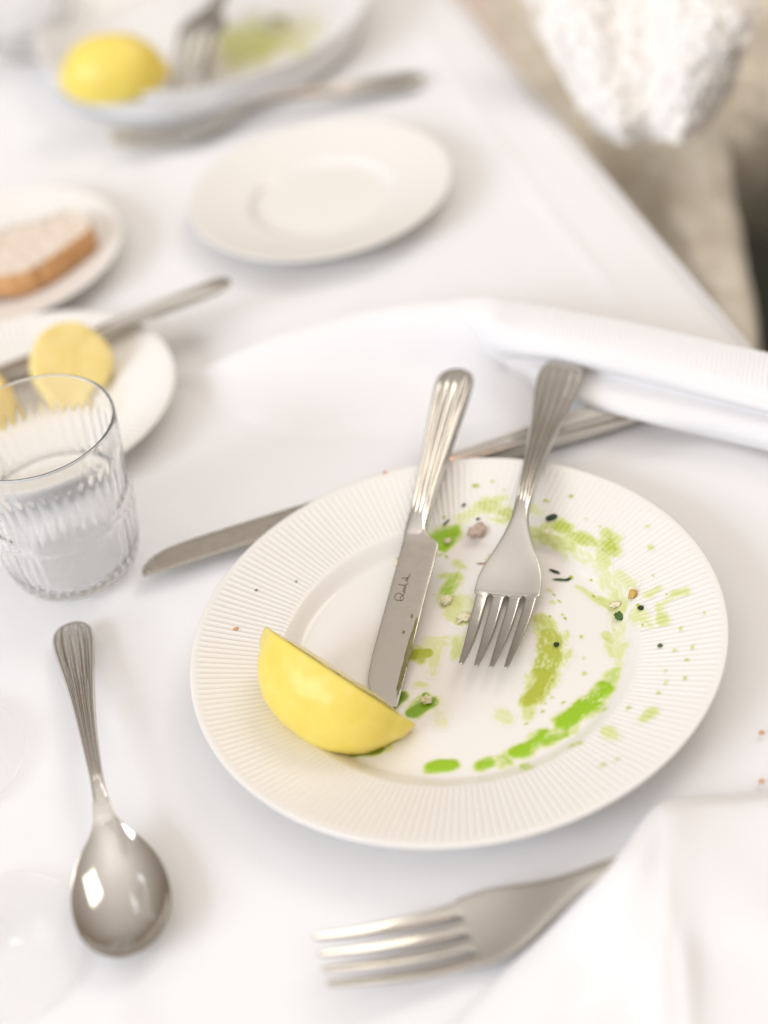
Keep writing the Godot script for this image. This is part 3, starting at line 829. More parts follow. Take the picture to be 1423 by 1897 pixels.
# ================= glass =================
func glasses() -> void:
	var prof := []
	# outside from the base up, then the inside down
	for q in [Vector2(0.001, 0.0012), Vector2(0.020, 0.0010), Vector2(0.0265, 0.0004), Vector2(0.0295, 0.0010), Vector2(0.0318, 0.0032), Vector2(0.0330, 0.0062), Vector2(0.0340, 0.0085), Vector2(0.0352, 0.015), Vector2(0.0362, 0.022), Vector2(0.0370, 0.029), Vector2(0.0376, 0.0345), Vector2(0.0380, 0.0362), Vector2(0.0380, 0.0378), Vector2(0.0372, 0.0392), Vector2(0.0370, 0.0415), Vector2(0.0377, 0.048), Vector2(0.0388, 0.058), Vector2(0.0398, 0.067), Vector2(0.0403, 0.072), Vector2(0.0405, 0.076), Vector2(0.0407, 0.0805), Vector2(0.0406, 0.0820), Vector2(0.0400, 0.0827), Vector2(0.0394, 0.0820), Vector2(0.0391, 0.080), Vector2(0.0383, 0.068), Vector2(0.0366, 0.052), Vector2(0.0353, 0.0405), Vector2(0.0350, 0.036), Vector2(0.0342, 0.025), Vector2(0.0328, 0.014), Vector2(0.0310, 0.0085), Vector2(0.027, 0.0064), Vector2(0.012, 0.0056), Vector2(0.001, 0.0056)]:
		prof.append(q)
	var smooth := []
	for k in prof.size() - 1:
		for j in 4:
			smooth.append(prof[k].cubic_interpolate(prof[k + 1], prof[maxi(k - 1, 0)], prof[mini(k + 2, prof.size() - 1)], j / 4.0))
	smooth.append(prof[-1])
	var g := solo("water_glass", lathe(smooth, 480, "tumbler"), M.glass, "clear ribbed water glass standing in front of the butter plate", "glass", "ribbed water glasses")
	g.transform = Transform3D(Basis.from_scale(Vector3(1.07, 1.16, 1.07)), Vector3(-0.1693, 0.0, -0.738))
	var far_: MeshInstance3D = dup(g, "blurred clear water glass at the top left corner behind the lemon")
	far_.position = Vector3(-0.212, 0.0, -1.392)
	# two stemmed glasses whose feet reach into the picture
	var wine := []
	for q in [Vector2(0.001, 0.0016), Vector2(0.030, 0.0004), Vector2(0.0405, 0.0004), Vector2(0.0418, 0.0012), Vector2(0.0412, 0.0022), Vector2(0.032, 0.0032), Vector2(0.018, 0.0050), Vector2(0.008, 0.0090), Vector2(0.0045, 0.0160), Vector2(0.0036, 0.030), Vector2(0.0034, 0.060), Vector2(0.0042, 0.082), Vector2(0.010, 0.092), Vector2(0.024, 0.104), Vector2(0.0355, 0.125), Vector2(0.039, 0.148), Vector2(0.0365, 0.175), Vector2(0.0325, 0.198), Vector2(0.0320, 0.1995), Vector2(0.0314, 0.198), Vector2(0.0352, 0.175), Vector2(0.0377, 0.148), Vector2(0.0342, 0.126), Vector2(0.023, 0.107), Vector2(0.009, 0.097), Vector2(0.001, 0.0945)]:
		wine.append(q)
	var sw := []
	for k in wine.size() - 1:
		for j in 4:
			sw.append(wine[k].cubic_interpolate(wine[k + 1], wine[maxi(k - 1, 0)], wine[mini(k + 2, wine.size() - 1)], j / 4.0))
	sw.append(wine[-1])
	var w := solo("wine_glass", lathe(sw, 96), M.thin_glass, "foot of a clear stemmed glass in the lower left corner beside the spoon bowl", "glass", "stemmed glasses at the left edge")
	w.position = Vector3(-0.2035, 0.0, -0.4885)
	var w2: MeshInstance3D = dup(w, "foot of a clear stemmed glass at the left edge below the water glass")
	w2.position = Vector3(-0.236, 0.0, -0.607)


# ================= food =================
func make_lemon(label: String) -> Node3D:
	var l := thing("lemon_half", label, "lemon", "squeezed lemon halves")
	var ns := noise(30.0, 61, 2)
	var rows := []
	for k in 73:
		var t := -1.0 + 2.0 * k / 72.0
		var rad := pow(maxf(1.0 - pow(absf(t), 2.4), 0.0), 0.52) + 0.0005
		var x := 0.0395 * t + 0.003 * signf(t) * smoothstep(0.93, 1.0, absf(t))
		var row := PackedVector3Array()
		for i in 49:
			var a := PI + PI * i / 48.0
			var p := Vector3(x, 0.0335 * rad * sin(a), 0.0295 * rad * cos(a))
			row.append(p * (1.0 + 0.012 * ns.get_noise_3dv(p * 2.0)))
		for i in range(1, 24):      # across the cut, a little sunken
			var u := -1.0 + 2.0 * i / 24.0
			row.append(Vector3(x * 0.995, -0.0022 * (1.0 - pow(absf(u), 4.0)) * rad, 0.0295 * rad * (1.0 - 2.0 * i / 24.0)))
		rows.append(row)
	part("peel", skin(rows, true, true), M.lemon_peel, l)
	var pith := []
	for j in 6:
		var q := 0.05 + 0.91 * j / 5.0
		var row := PackedVector3Array()
		for i in 64:
			var a := TAU * i / 64
			row.append(Vector3(0.0375 * q * cos(a), 0.0002 - 0.0010 * (1.0 - q * q), 0.0272 * q * sin(a)))
		pith.append(row)
	part("pith", skin(pith, true, false, Vector3.UP), M.lemon_pith, l)
	for n in 9:
		var a0 := TAU * n / 9.0 + 0.05
		var a1 := TAU * (n + 1) / 9.0 - 0.05
		var seg := []
		for j in 7:
			var q := 0.12 + 0.74 * j / 6.0
			var row := PackedVector3Array()
			for i in 9:
				var a := lerpf(a0, a1, i / 8.0)
				var up := 0.0012 * sin(PI * i / 8.0) * sin(PI * (j + 0.01) / 6.02)
				row.append(Vector3(0.0365 * q * cos(a), 0.0005 + up, 0.0262 * q * sin(a)))
			seg.append(row)
		part("segment", skin(seg, false, false, Vector3.UP), M.lemon_flesh, l)
	return l


func food() -> void:
	var a := Vector3(-0.0642, 0.0400, -0.6162)
	var b := Vector3(-0.0051, 0.0165, -0.5615)
	var l := make_lemon("squeezed lemon half lying against the knife tip on the large plate")
	var x := (b - a).normalized()
	var mid := (a + b) * 0.5
	var view := (mid - EYE).normalized()
	var away := (view - x * view.dot(x)).normalized()
	var w := x.cross(away)
	if w.y < 0.0:
		w = -w
	var y := (w * cos(-0.015) + away * sin(-0.015)).normalized()
	l.transform = Transform3D(Basis(x, y, x.cross(y)).scaled(Vector3.ONE * (b - a).length() / 0.081), mid)
	var l2 := dup(l, "blurred lemon half lying cut side down in the deep plate")
	l2.transform = Transform3D(Basis(Vector3(0.98, 0.05, -0.15).normalized(), PI).orthonormalized(), Vector3.ZERO)
	var c := Vector3(-0.1379, 0.0340, -1.2377)
	var lx := Vector3(0.97, -0.04, 0.12).normalized()
	var ly := -(Vector3(0.0, 1.0, 0.25) - lx * lx.dot(Vector3(0.0, 1.0, 0.25))).normalized()
	l2.transform = Transform3D(Basis(lx, ly, lx.cross(ly)), c)
	# butter
	var bt := thing("butter_round", "thick round of butter leaning on the knife behind the water glass", "butter", "butter pieces")
	part("butter_slice", butter_mesh(0.0242, 0.018), M.butter, bt)
	var bc := Vector3(-0.1670, 0.0270, -0.8901)
	var fn := Vector3(0.34, 0.62, 0.62).normalized()
	var bx := Vector3.UP.cross(fn).normalized()
	bt.transform = Transform3D(Basis(bx, fn, bx.cross(fn)), bc)
	var bt2 := dup(bt, "second piece of butter at the left edge lying on the ribbed side plate")
	bt2.transform = Transform3D(Basis(Vector3(0.3, 0, 1).normalized(), 0.35), Vector3(-0.2344, 0.0180, -0.8847))
	# bread
	bread()


func butter_mesh(r: float, thick: float) -> ArrayMesh:
	var prof := [Vector2(0.0008, -thick), Vector2(r * 0.6, -thick), Vector2(r * 0.93, -thick), Vector2(r * 0.985, -thick * 0.95), Vector2(r, -thick * 0.85), Vector2(r * 1.01, -thick * 0.5), Vector2(r, -thick * 0.12), Vector2(r * 0.985, -thick * 0.03), Vector2(r * 0.95, 0.0), Vector2(r * 0.75, -0.0004), Vector2(r * 0.5, 0.0), Vector2(r * 0.25, -0.0003), Vector2(0.0008, 0.0)]
	return lathe(prof, 72, "butter")


func bread() -> void:
	var t := thing("bread_slice", "half eaten slice of bread with a brown crust on the left side plate", "bread")
	# outline of the crust side from the left, on the plate, then the torn side back
	var crust := spline([Vector3(-0.2566, 0.0100, -1.0185), Vector3(-0.2360, 0.0100, -1.0071), Vector3(-0.2159, 0.0100, -1.0003), Vector3(-0.1990, 0.0100, -1.0004), Vector3(-0.1818, 0.0105, -1.0121), Vector3(-0.1673, 0.0110, -1.0255), Vector3(-0.1576, 0.0120, -1.0341), Vector3(-0.1560, 0.0125, -1.0423)], 60)
	var torn := spline([Vector3(-0.2600, 0.0100, -1.0702), Vector3(-0.2431, 0.0100, -1.0698), Vector3(-0.2239, 0.0100, -1.0604), Vector3(-0.2091, 0.0100, -1.0649), Vector3(-0.1960, 0.0100, -1.0645), Vector3(-0.1848, 0.0100, -1.0690), Vector3(-0.1754, 0.0105, -1.0719), Vector3(-0.1675, 0.0115, -1.0647)], 60)
	var ns := noise(120.0, 47, 3)
	var up := Vector3(0, 0.017, 0)
	var rows := []
	for i in 60:
		var p := crust[i]
		var q := torn[i]
		var away := (p - q).normalized()
		var notch := 0.003 * exp(-pow((i - 29.0) / 1.0, 2.0))
		var row := PackedVector3Array()
		for k in 9:
			var f := k / 8.0
			var bulge := 0.0030 * sin(PI * f) + 0.0014 * ns.get_noise_3d(p.x, f * 0.01, p.z) - notch
			row.append(p + up * f + away * bulge)
		for k in 4:
			row.append(p + up - away * (0.0006 + 0.001 * k) + Vector3(0, -0.0004 * k, 0))
		for k in 4:
			row.append(p - away * (0.0036 - 0.001 * k) + Vector3(0, 0.0004, 0))
		rows.append(row)
	part("crust", skin(rows, true, true), M.crust, t)
	rows = []
	for i in 60:
		var p := crust[i]
		var q := torn[i]
		var row := PackedVector3Array()
		for k in 22:
			var f := 0.02 + 0.98 * k / 21.0
			var m := p.lerp(q, f)
			row.append(m + up * 0.97 + Vector3(0, 0.003 * ns.get_noise_3d(m.x, 0, m.z) - 0.002 * smoothstep(0.8, 1.0, f), 0))
		for k in 22:
			var f := 1.0 - 0.98 * k / 21.0
			var m := p.lerp(q, f)
			row.append(m + Vector3(0, 0.0008 if f < 0.9 else 0.0008 + 0.02 * (f - 0.9), 0))
		rows.append(row)
	part("crumb", skin(rows, true, true), M.crumb, t)


# ================= green oil, herbs, crumbs =================
const OIL_THICK := Color(0.30, 0.52, 0.008)
const OIL_OLIVE := Color(0.42, 0.47, 0.045)
const OIL_THIN := Color(0.68, 0.71, 0.36)


# strokes: [from, to, half width from, half width to, strength, mottling]; positions are relative to the plate's centre
func film(called: String, label: String, strokes: Array, thick: Color, seed_: int, group := "green oil smears on the large plate", grooves := false) -> void:
	var cell := 0.0004
	layer += 1
	var lo := Vector2.INF
	var hi := -Vector2.INF
	for s in strokes:
		for k in 2:
			var m: Vector2 = Vector2.ONE * (s[2 + k] * 2.4 + 0.001)
			lo = lo.min(s[k] - m)
			hi = hi.max(s[k] + m)
	var nx := int((hi.x - lo.x) / cell) + 2
	var ny := int((hi.y - lo.y) / cell) + 2
	var big := noise(95.0, seed_, 2)
	var small := noise(420.0, seed_ + 1, 2)
	var dens := PackedFloat32Array()
	dens.resize(nx * ny)
	for s in strokes:
		var ab: Vector2 = s[1] - s[0]
		var run := ab.normalized() if ab.length_squared() > 1e-9 else Vector2.RIGHT
		var mott: float = s[5]
		var reach: float = maxf(s[2], s[3]) * 1.6 * 1.55
		var from: Vector2 = (s[0].min(s[1]) - Vector2.ONE * reach - lo) / cell
		var upto: Vector2 = (s[0].max(s[1]) + Vector2.ONE * reach - lo) / cell
		for j in range(maxi(int(from.y), 0), mini(int(upto.y) + 1, ny)):
			for i in range(maxi(int(from.x), 0), mini(int(upto.x) + 1, nx)):
				var p := lo + Vector2(i, j) * cell
				var t := clampf((p - s[0]).dot(ab) / maxf(ab.length_squared(), 1e-9), 0.0, 1.0)
				var w := lerpf(s[2], s[3], t) * 1.6
				var near: float = p.distance_to(s[0] + ab * t) / w
				if near > 1.55:
					continue
				var q := Vector2(p.dot(run) * 0.4, p.cross(run))       # streaks along the swipe
				var n1 := big.get_noise_2dv(q)
				var n2 := small.get_noise_2dv(q)
				var d := near + 0.42 * n1 + 0.08 * n2
				if d < 1.05:
					var best: float = s[4] * smoothstep(1.05, 0.2, d) * clampf(1.0 - mott * (0.35 + 1.1 * n2 + 1.0 * n1), 0.05, 1.0)
					if grooves:
						best *= 1.0 - 0.42 * pow(1.0 - absf(sin(p.angle() * RIBS * 0.5)), 1.2)
					dens[j * nx + i] = maxf(dens[j * nx + i], best)
	var ids := PackedInt32Array()
	ids.resize(nx * ny)
	ids.fill(-1)
	var v := PackedVector3Array()
	var idx := PackedInt32Array()
	var cols := PackedColorArray()
	var white := Color(0.81, 0.785, 0.735)
	for j in ny - 1:
		for i in nx - 1:
			var q := [j * nx + i, j * nx + i + 1, (j + 1) * nx + i + 1, (j + 1) * nx + i]
			if dens[q[0]] + dens[q[1]] + dens[q[2]] + dens[q[3]] < 0.04:
				continue
			for c in q:
				if ids[c] < 0:
					ids[c] = v.size()
					var p := lo + Vector2(c % nx, c / nx) * cell
					var d := dens[c]
					var r := p.length()
					v.append(Vector3(p.x, plate_height(r) + rib_lift(r, p.angle()) + (0.00004 if r < 0.085 else 0.00009) + layer * 0.000003 + 0.00010 * smoothstep(0.0, 0.2, d) + 0.00040 * smoothstep(0.45, 1.0, d), p.y))
					cols.append(white.lerp(OIL_THIN, smoothstep(0.0, 0.22, d)).lerp(thick, smoothstep(0.14, 0.80, d)))
			idx.append_array([ids[q[0]], ids[q[1]], ids[q[2]], ids[q[0]], ids[q[2]], ids[q[3]]])
	if idx.is_empty():
		return
	var o := solo(called, build(v, idx, Vector3.UP, cols), M.herb_oil, label, "oil smear", group)
	o.position = MAIN


func crumb(called: String, label: String, category: String, at: Vector2, size: Vector3, key: String, turn: float, seed_: int, group: String, rough := 0.5, lift := 0.0) -> void:
	var o := solo(called, blob(size, rough, seed_, 10), M[key], label, category, group)
	o.position = MAIN + Vector3(at.x, plate_height(at.length()) + size.y * 0.7 + 0.0003 + lift, at.y)
	o.rotation.y = turn


func sauce() -> void:
	film("oil_smear", "long bright green oil smear along the lower right of the plate well", [
		[Vector2(0.0722, 0.0298), Vector2(0.0637, 0.0391), 0.002, 0.0045, 0.45, 0.5], [Vector2(0.0635, 0.0401), Vector2(0.0529, 0.0497), 0.0040, 0.0052, 0.85, 0.35], [Vector2(0.0529, 0.0497), Vector2(0.0412, 0.0582), 0.0056, 0.0048, 1.0, 0.15], [Vector2(0.0412, 0.0582), Vector2(0.0285, 0.0628), 0.0048, 0.0042, 0.5, 0.8], [Vector2(0.0404, 0.0644), Vector2(0.0295, 0.0658), 0.0022, 0.003, 0.7, 0.3],
		[Vector2(0.0301, 0.0625), Vector2(0.0178, 0.0689), 0.0032, 0.0040, 1.0, 0.2], [Vector2(0.0195, 0.0680), Vector2(0.0159, 0.0697), 0.0030, 0.0026, 0.9, 0.1]], OIL_THICK, 101)
	film("oil_spot", "short green dash nearest the left end of the long smear", [[Vector2(-0.0004, 0.0736), Vector2(0.0036, 0.0723), 0.0026, 0.0028, 0.75, 0.2]], OIL_THICK, 102, "green oil spots on the large plate")
	film("oil_spot", "pale green spot touching the lower end of the long smear", [[Vector2(0.0093, 0.0714), Vector2(0.0107, 0.0734), 0.0036, 0.0034, 0.55, 0.5]], OIL_THICK, 103, "green oil spots on the large plate")
	film("oil_spot", "round green spot on the rim just below the long smear", [[Vector2(0.0178, 0.0791), Vector2(0.0185, 0.0835), 0.0030, 0.0028, 0.8, 0.2]], OIL_THICK, 104, "green oil spots on the large plate")
	film("oil_spot", "wide green dash lying alone near the front edge of the plate well", [[Vector2(-0.0243, 0.0681), Vector2(-0.0142, 0.0696), 0.0030, 0.0028, 1.0, 0.15]], OIL_THICK, 105, "green oil spots on the large plate")
	film("oil_smear", "olive green mottled smear curving beside the fork tines", [
		[Vector2(0.0438, -0.0115), Vector2(0.0452, 0.0004), 0.0040, 0.0050, 0.55, 0.5], [Vector2(0.0452, 0.0004), Vector2(0.0437, 0.0113), 0.0058, 0.0062, 0.7, 0.6], [Vector2(0.0437, 0.0113), Vector2(0.0376, 0.0262), 0.0062, 0.0062, 0.72, 0.6], [Vector2(0.0369, 0.0243), Vector2(0.0292, 0.0388), 0.0050, 0.0042, 0.95, 0.15], [Vector2(0.0399, 0.0250), Vector2(0.0366, 0.0368), 0.0026, 0.0018, 0.7, 0.3], [Vector2(0.0290, 0.0401), Vector2(0.0262, 0.0482), 0.0040, 0.0030, 0.32, 0.3]], OIL_OLIVE, 106)
	film("oil_smear", "bright green blot beside the shoulder of the knife blade", [[Vector2(-0.0014, -0.0817), Vector2(0.0061, -0.0816), 0.0034, 0.0048, 0.9, 0.1], [Vector2(0.0061, -0.0816), Vector2(0.0125, -0.0838), 0.0050, 0.0030, 1.0, 0.1], [Vector2(0.0033, -0.0795), Vector2(0.0051, -0.0759), 0.0036, 0.002, 0.9, 0.1]], OIL_THICK, 107)
	film("oil_smear", "small faint hook shaped smear right of the knife blade", [[Vector2(0.0004, -0.0562), Vector2(0.0071, -0.0535), 0.0024, 0.0030, 0.40, 0.4], [Vector2(0.0072, -0.0526), Vector2(0.0004, -0.0447), 0.0036, 0.0030, 0.65, 0.4], [Vector2(0.0004, -0.0447), Vector2(-0.0028, -0.0383), 0.0030, 0.002, 0.35, 0.4]], OIL_THICK, 108)
	film("oil_spot", "olive green spot right of the lower knife blade", [[Vector2(-0.0190, -0.0052), Vector2(-0.0148, -0.0045), 0.0042, 0.0032, 0.95, 0.1], [Vector2(-0.0191, -0.0022), Vector2(-0.0187, 0.0001), 0.003, 0.002, 0.6, 0.2]], OIL_OLIVE, 109, "green oil spots on the large plate")
	film("oil_spot", "dark green pool holding a crumb near the lemon tip", [[Vector2(-0.0263, 0.0324), Vector2(-0.0201, 0.0290), 0.0036, 0.0044, 1.0, 0.1], [Vector2(-0.0280, 0.0334), Vector2(-0.0174, 0.0290), 0.0022, 0.0030, 1.0, 0.1], [Vector2(-0.0198, 0.0237), Vector2(-0.0192, 0.0264), 0.0018, 0.002, 1.0, 0.0]], Color(0.19, 0.36, 0.006), 110, "green oil spots on the large plate")
	film("oil_spot", "green sliver of oil under the knife tip", [[Vector2(-0.0317, 0.0217), Vector2(-0.0353, 0.0251), 0.0030, 0.003, 0.9, 0.1]], Color(0.16, 0.26, 0.01), 111, "green oil spots on the large plate")
	film("oil_stain", "row of pale green stains in the ribs at the upper right rim", [
		[Vector2(0.0583, -0.0723), Vector2(0.0631, -0.0705), 0.0028, 0.0028, 0.5, 0.3], [Vector2(0.0657, -0.0695), Vector2(0.0685, -0.0662), 0.0038, 0.0038, 0.8, 0.2], [Vector2(0.0692, -0.0615), Vector2(0.0731, -0.0574), 0.0026, 0.0034, 0.65, 0.4], [Vector2(0.0731, -0.0574), Vector2(0.0806, -0.0494), 0.0032, 0.002, 0.6, 0.4], [Vector2(0.0854, -0.0555), Vector2(0.0860, -0.0530), 0.0034, 0.003, 0.55, 0.3], [Vector2(0.0871, -0.0480), Vector2(0.0871, -0.0458), 0.0040, 0.0036, 0.75, 0.2], [Vector2(0.0843, -0.0433), Vector2(0.0861, -0.0410), 0.0040, 0.0034, 0.6, 0.3], [Vector2(0.0794, -0.0389), Vector2(0.0815, -0.0356), 0.0034, 0.003, 0.35, 0.4]], Color(0.42, 0.52, 0.05), 112, "green oil smears on the large plate", true)
	film("oil_stain", "pale green stain on the rim between the knife and the fork", [
		[Vector2(0.0290, -0.0956), Vector2(0.0324, -0.0932), 0.0040, 0.004, 0.55, 0.4], [Vector2(0.0371, -0.0967), Vector2(0.0409, -0.0948), 0.0026, 0.0026, 0.35, 0.4], [Vector2(0.0389, -0.0847), Vector2(0.0413, -0.0825), 0.0058, 0.0044, 0.55, 0.6], [Vector2(0.0149, -0.0896), Vector2(0.0233, -0.0915), 0.0030, 0.004, 0.25, 0.5], [Vector2(0.0533, -0.0857), Vector2(0.0566, -0.0809), 0.004, 0.003, 0.2, 0.5]], OIL_OLIVE, 113, "green oil smears on the large plate", true)
	film("oil_stain", "thin yellow green stain following the right edge of the plate well", [
		[Vector2(0.0498, -0.0695), Vector2(0.0567, -0.0651), 0.0036, 0.003, 0.45, 0.5], [Vector2(0.0609, -0.0608), Vector2(0.0670, -0.0545), 0.0030, 0.004, 0.45, 0.5], [Vector2(0.0699, -0.0499), Vector2(0.0781, -0.0360), 0.0030, 0.0034, 0.16, 0.7], [Vector2(0.0781, -0.0360), Vector2(0.0822, -0.0173), 0.0034, 0.004, 0.18, 0.7], [Vector2(0.0822, -0.0173), Vector2(0.0819, -0.0070), 0.0030, 0.0036, 0.34, 0.6], [Vector2(0.0657, -0.0308), Vector2(0.0735, -0.0183), 0.0014, 0.002, 0.3, 0.5], [Vector2(0.0735, -0.0183), Vector2(0.0794, -0.0106), 0.0022, 0.0022, 0.4, 0.5], [Vector2(0.0816, -0.0080), Vector2(0.0771, 0.0165), 0.0036, 0.0028, 0.16, 0.6], [Vector2(0.0716, 0.0074), Vector2(0.0729, 0.0115), 0.0026, 0.002, 0.4, 0.4], [Vector2(0.0729, 0.0138), Vector2(0.0725, 0.0204), 0.0030, 0.002, 0.3, 0.4], [Vector2(0.0731, 0.0271), Vector2(0.0776, 0.0167), 0.003, 0.003, 0.22, 0.3]], OIL_OLIVE, 114)
	film("oil_stain", "broken pale green stain on the far right of the rim", [
		[Vector2(0.0870, -0.0259), Vector2(0.0911, -0.0176), 0.0036, 0.0036, 0.2, 0.5], [Vector2(0.0873, 0.0023), Vector2(0.0917, 0.0119), 0.0036, 0.0034, 0.28, 0.4], [Vector2(0.0977, -0.0075), Vector2(0.1011, -0.0089), 0.003, 0.002, 0.3, 0.4], [Vector2(0.1076, -0.0013), Vector2(0.1140, -0.0003), 0.0020, 0.0024, 0.45, 0.3], [Vector2(0.0997, 0.0032), Vector2(0.1074, -0.0006), 0.002, 0.002, 0.2, 0.3], [Vector2(0.0991, 0.0102), Vector2(0.0990, 0.0140), 0.0026, 0.0026, 0.5, 0.3], [Vector2(0.1000, 0.0021), Vector2(0.0998, 0.0051), 0.002, 0.002, 0.35, 0.3]], Color(0.45, 0.56, 0.08), 115, "green oil smears on the large plate", true)
	film("oil_spot", "pale green spot alone low on the right rim of the large plate", [[Vector2(0.0751, 0.0720), Vector2(0.0797, 0.0695), 0.0024, 0.0026, 0.5, 0.3]], Color(0.45, 0.56, 0.08), 119, "green oil spots on the large plate", true)
	film("oil_spot", "faintest pale spot on the rim right of the long smear", [[Vector2(0.0584, 0.0735), Vector2(0.0604, 0.0795), 0.0026, 0.0028, 0.3, 0.4]], Color(0.45, 0.56, 0.08), 120, "green oil spots on the large plate", true)
	film("oil_stain", "faint yellowish film between the knife blade and the fork tines", [
		[Vector2(-0.0016, -0.0388), Vector2(0.0023, -0.0353), 0.004, 0.005, 0.4, 0.5], [Vector2(0.0037, -0.0301), Vector2(0.0081, -0.0227), 0.006, 0.005, 0.3, 0.6], [Vector2(0.0062, -0.0391), Vector2(0.0133, -0.0315), 0.006, 0.005, 0.16, 0.5], [Vector2(-0.0117, -0.0109), Vector2(0.0017, -0.0096), 0.004, 0.005, 0.18, 0.5], [Vector2(-0.0107, -0.0068), Vector2(-0.0148, 0.0108), 0.0034, 0.003, 0.2, 0.5], [Vector2(0.0018, -0.0073), Vector2(-0.0001, 0.0016), 0.0036, 0.003, 0.34, 0.4], [Vector2(-0.0218, 0.0149), Vector2(-0.0194, 0.0169), 0.0028, 0.002, 0.34, 0.4], [Vector2(-0.0143, 0.0431), Vector2(-0.0173, 0.0283), 0.003, 0.004, 0.16, 0.4], [Vector2(0.0130, 0.0438), Vector2(0.0154, 0.0479), 0.0034, 0.003, 0.2, 0.4], [Vector2(0.0094, -0.0633), Vector2(0.0107, -0.0608), 0.0034, 0.003, 0.3, 0.4], [Vector2(-0.0433, 0.0517), Vector2(-0.0412, 0.0515), 0.002, 0.002, 0.5, 0.3]], OIL_OLIVE, 116)
	film("oil_smear", "dark green oil line along the underside of the squeezed lemon", [[Vector2(-0.0580, 0.0521), Vector2(-0.0463, 0.0509), 0.0022, 0.0030, 0.9, 0.1], [Vector2(-0.0463, 0.0509), Vector2(-0.0328, 0.0426), 0.0034, 0.0020, 0.9, 0.2]], Color(0.16, 0.20, 0.01), 117)
	var spatter := []
	var dice := RandomNumberGenerator.new()
	dice.seed = 7
	for k in 90:
		var a := dice.randf_range(-1.9, 1.35)
		var r := dice.randf_range(0.040, 0.112)
		var w := dice.randf_range(0.0004, 0.0011)
		var at := Vector2(r * cos(a) + 0.008, r * sin(a))
		spatter.append([at, at + Vector2.from_angle(a + PI * 0.5) * dice.randf_range(0.0, 0.002), w, w * 0.7, dice.randf_range(0.3, 0.9), 0.1])
	film("oil_spatter", "fine green spatter scattered over the right half of the large plate", spatter, OIL_OLIVE, 118)
	get_node("oil_spatter").set_meta("kind", "stuff")
	# herbs
	var hg := "dark herb flecks on the large plate"
	crumb("herb_fleck", "dark chopped herb on the rim right of the fork neck", "herb", Vector2(0.0617, -0.0750), Vector3(0.0030, 0.0010, 0.0019), "herb_leaf", 0.1, 201, hg)
	crumb("herb_fleck", "dark herb fleck touching the left side of the fork neck", "herb", Vector2(0.0447, -0.0864), Vector3(0.0024, 0.0006, 0.0010), "herb_leaf", 0.9, 202, hg)
	crumb("herb_fleck", "lone black herb fleck on the rim right of the knife handle", "herb", Vector2(0.0192, -0.0973), Vector3(0.0012, 0.0006, 0.0008), "herb_leaf", 0.5, 203, hg)
	crumb("herb_fleck", "tiny dark herb fleck just above the brown nut crumb", "herb", Vector2(0.0247, -0.0865), Vector3(0.0011, 0.0005, 0.0006), "herb_leaf", 0.0, 204, hg)
	crumb("herb_sprig", "thin herb sprig above the green blot by the knife", "herb", Vector2(0.0081, -0.0888), Vector3(0.0030, 0.0004, 0.0005), "herb_leaf", 0.75, 205, hg)
	crumb("herb_sprig", "straight black herb stem right of the fork head", "herb", Vector2(0.0567, -0.0439), Vector3(0.0030, 0.0005, 0.0007), "herb_leaf", -0.75, 206, hg)
	crumb("herb_sprig", "curved green herb leaf just below the black stem", "herb", Vector2(0.0587, -0.0372), Vector3(0.0040, 0.0004, 0.0007), "herb_pale", -0.35, 207, hg)
	crumb("herb_sprig", "short dark herb leaf right of the curved green one", "herb", Vector2(0.0618, -0.0364), Vector3(0.0018, 0.0005, 0.0006), "herb_leaf", 0.2, 208, hg)
	crumb("herb_fleck", "dark green herb clump at the right edge of the well", "herb", Vector2(0.0809, -0.0028), Vector3(0.0022, 0.0009, 0.0030), "herb_pale", 0.2, 209, hg)
	crumb("herb_fleck", "dark herb fleck on the right rim beside the golden crumb", "herb", Vector2(0.0911, 0.0000), Vector3(0.0015, 0.0007, 0.0014), "herb_leaf", 0.0, 210, hg)
	crumb("herb_fleck", "grey green herb fleck farthest right on the rim", "herb", Vector2(0.0938, 0.0285), Vector3(0.0012, 0.0006, 0.0011), "herb_pale", 0.0, 211, hg)
	crumb("herb_fleck", "black herb fleck on the olive smear beside the tines", "herb", Vector2(0.0474, 0.0074), Vector3(0.0013, 0.0007, 0.0014), "herb_leaf", 0.0, 212, hg, 0.5, 0.0005)
	# crumbs
	var cg := "food crumbs on the large plate"
	crumb("nut_crumb", "largest crumb, brownish pink, between the knife and the fork", "crumb", Vector2(0.0227, -0.0801), Vector3(0.0048, 0.0028, 0.0040), "nut_crumb", 0.3, 221, cg, 0.8)
	crumb("cheese_crumb", "pale crumb stuck to the left edge of the knife blade", "crumb", Vector2(-0.0207, -0.0712), Vector3(0.0020, 0.0018, 0.0026), "cheese_crumb", 0.0, 222, cg, 0.8)
	crumb("cheese_crumb", "pale crumb beside the fork above the pink thread", "crumb", Vector2(0.0262, -0.0619), Vector3(0.0024, 0.0014, 0.0018), "cheese_crumb", 0.4, 223, cg, 0.9)
	crumb("cheese_crumb", "cream crumb right of the middle of the knife blade", "crumb", Vector2(-0.0003, -0.0364), Vector3(0.0028, 0.0018, 0.0024), "cheese_crumb", 0.7, 224, cg, 0.9)
	crumb("cheese_crumb", "yellowish crumb pile at the left side of the fork tines", "crumb", Vector2(0.0070, -0.0229), Vector3(0.0036, 0.0012, 0.0028), "cheese_crumb", 0.2, 225, cg, 1.0)
	crumb("cheese_crumb", "cream crumb sitting in the dark green pool", "crumb", Vector2(-0.0194, 0.0284), Vector3(0.0026, 0.0020, 0.0020), "cheese_crumb", 0.1, 226, cg, 0.9, 0.0004)
	crumb("cheese_crumb", "cream crumb at the right edge of the well above the herb clump", "crumb", Vector2(0.0810, -0.0101), Vector3(0.0030, 0.0014, 0.0018), "cheese_crumb", 0.0, 227, cg, 0.9)
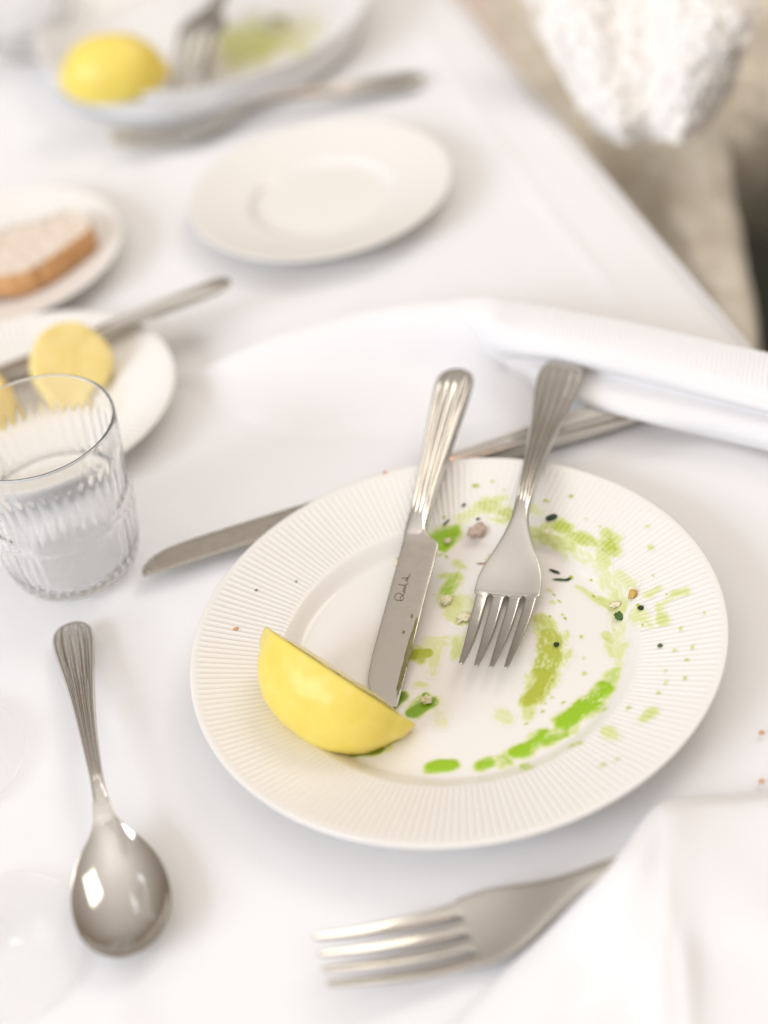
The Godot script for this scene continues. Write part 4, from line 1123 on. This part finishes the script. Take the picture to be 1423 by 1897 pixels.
	crumb("golden_crumb", "golden crumb on the right rim of the large plate", "crumb", Vector2(0.0894, -0.0100), Vector3(0.0020, 0.0014, 0.0030), "golden_crumb", -0.5, 228, cg, 0.6)
	crumb("cheese_crumb", "cream crumb inside the bright green blot by the knife", "crumb", Vector2(0.0069, -0.0799), Vector3(0.0018, 0.0012, 0.0016), "cheese_crumb", 0.0, 229, cg, 0.9, 0.0004)
	crumb("pink_thread", "thin reddish thread of food left of the fork head", "crumb", Vector2(0.0219, -0.0598), Vector3(0.0032, 0.0003, 0.0004), "pink_thread", -0.3, 230, cg, 0.3)
	crumb("orange_crumb", "orange crumb on the rim left of the knife handle", "crumb", Vector2(-0.0187, -0.1279), Vector3(0.0010, 0.0006, 0.0009), "orange_crumb", 0.0, 231, cg)
	crumb("orange_crumb", "pale orange crumb on the left rim of the large plate", "crumb", Vector2(-0.1066, -0.0336), Vector3(0.0014, 0.0004, 0.0009), "orange_crumb", 0.0, 232, cg)
	crumb("pepper_speck", "larger black pepper speck on the left rim", "pepper", Vector2(-0.0945, -0.0588), Vector3(0.0007, 0.0004, 0.0006), "pepper", 0.0, 233, "pepper specks")
	crumb("pepper_speck", "smaller black pepper speck near the upper left of the well", "pepper", Vector2(-0.0739, -0.0635), Vector3(0.0005, 0.0003, 0.0005), "pepper", 0.0, 234, "pepper specks")
	for q in [[Vector3(0.1511, 0.0006, -0.5301), "upper orange crumb on the tablecloth at the right edge"], [Vector3(0.1432, 0.0006, -0.5027), "lower orange crumb on the tablecloth just above the near napkin"]]:
		var o := solo("orange_crumb", blob(Vector3(0.0013, 0.0007, 0.0011), 0.5, 240, 10), M.orange_crumb, q[1], "crumb", "orange crumbs on the tablecloth")
		o.position = q[0]
	# blurred remains of green dressing in the deep plate
	for q in [[Vector3(-0.032, 0.0080, -1.300), 0.072, "yellow green dressing left over in the deep plate", Color(0.60, 0.62, 0.24), 0.0], [Vector3(-0.012, 0.0105, -1.330), 0.017, "olive green bit above the dressing in the deep plate", Color(0.28, 0.30, 0.02), 0.0]]:
		var v := PackedVector3Array()
		var cols := PackedColorArray()
		var idx := PackedInt32Array()
		var ns := noise(40.0, 250, 3)
		for j in 16:
			for i in 80:
				var a := TAU * i / 80.0
				var r: float = q[1] * (j + 0.2) / 15.2 * (0.8 + 0.6 * ns.get_noise_2d(cos(a) * 0.02, sin(a) * 0.02))
				v.append(Vector3(r * cos(a), 0.0012 * (1.0 - pow(j / 15.0, 2.0)) + r * cos(a) * q[4], r * sin(a)))
				cols.append(q[3].lerp(Color(0.81, 0.785, 0.735), smoothstep(0.25, 1.0, j / 15.0 + 0.5 * ns.get_noise_2d(r * cos(a), r * sin(a)))))
				if j > 0:
					var p := (j - 1) * 80
					var k := (i + 1) % 80
					idx.append_array([p + i, p + k, p + 80 + k, p + i, p + 80 + k, p + 80 + i])
		var o := solo("dressing", build(v, idx, Vector3.UP, cols), M.herb_oil, q[2], "dressing", "dressing in the deep plate")
		o.position = q[0]
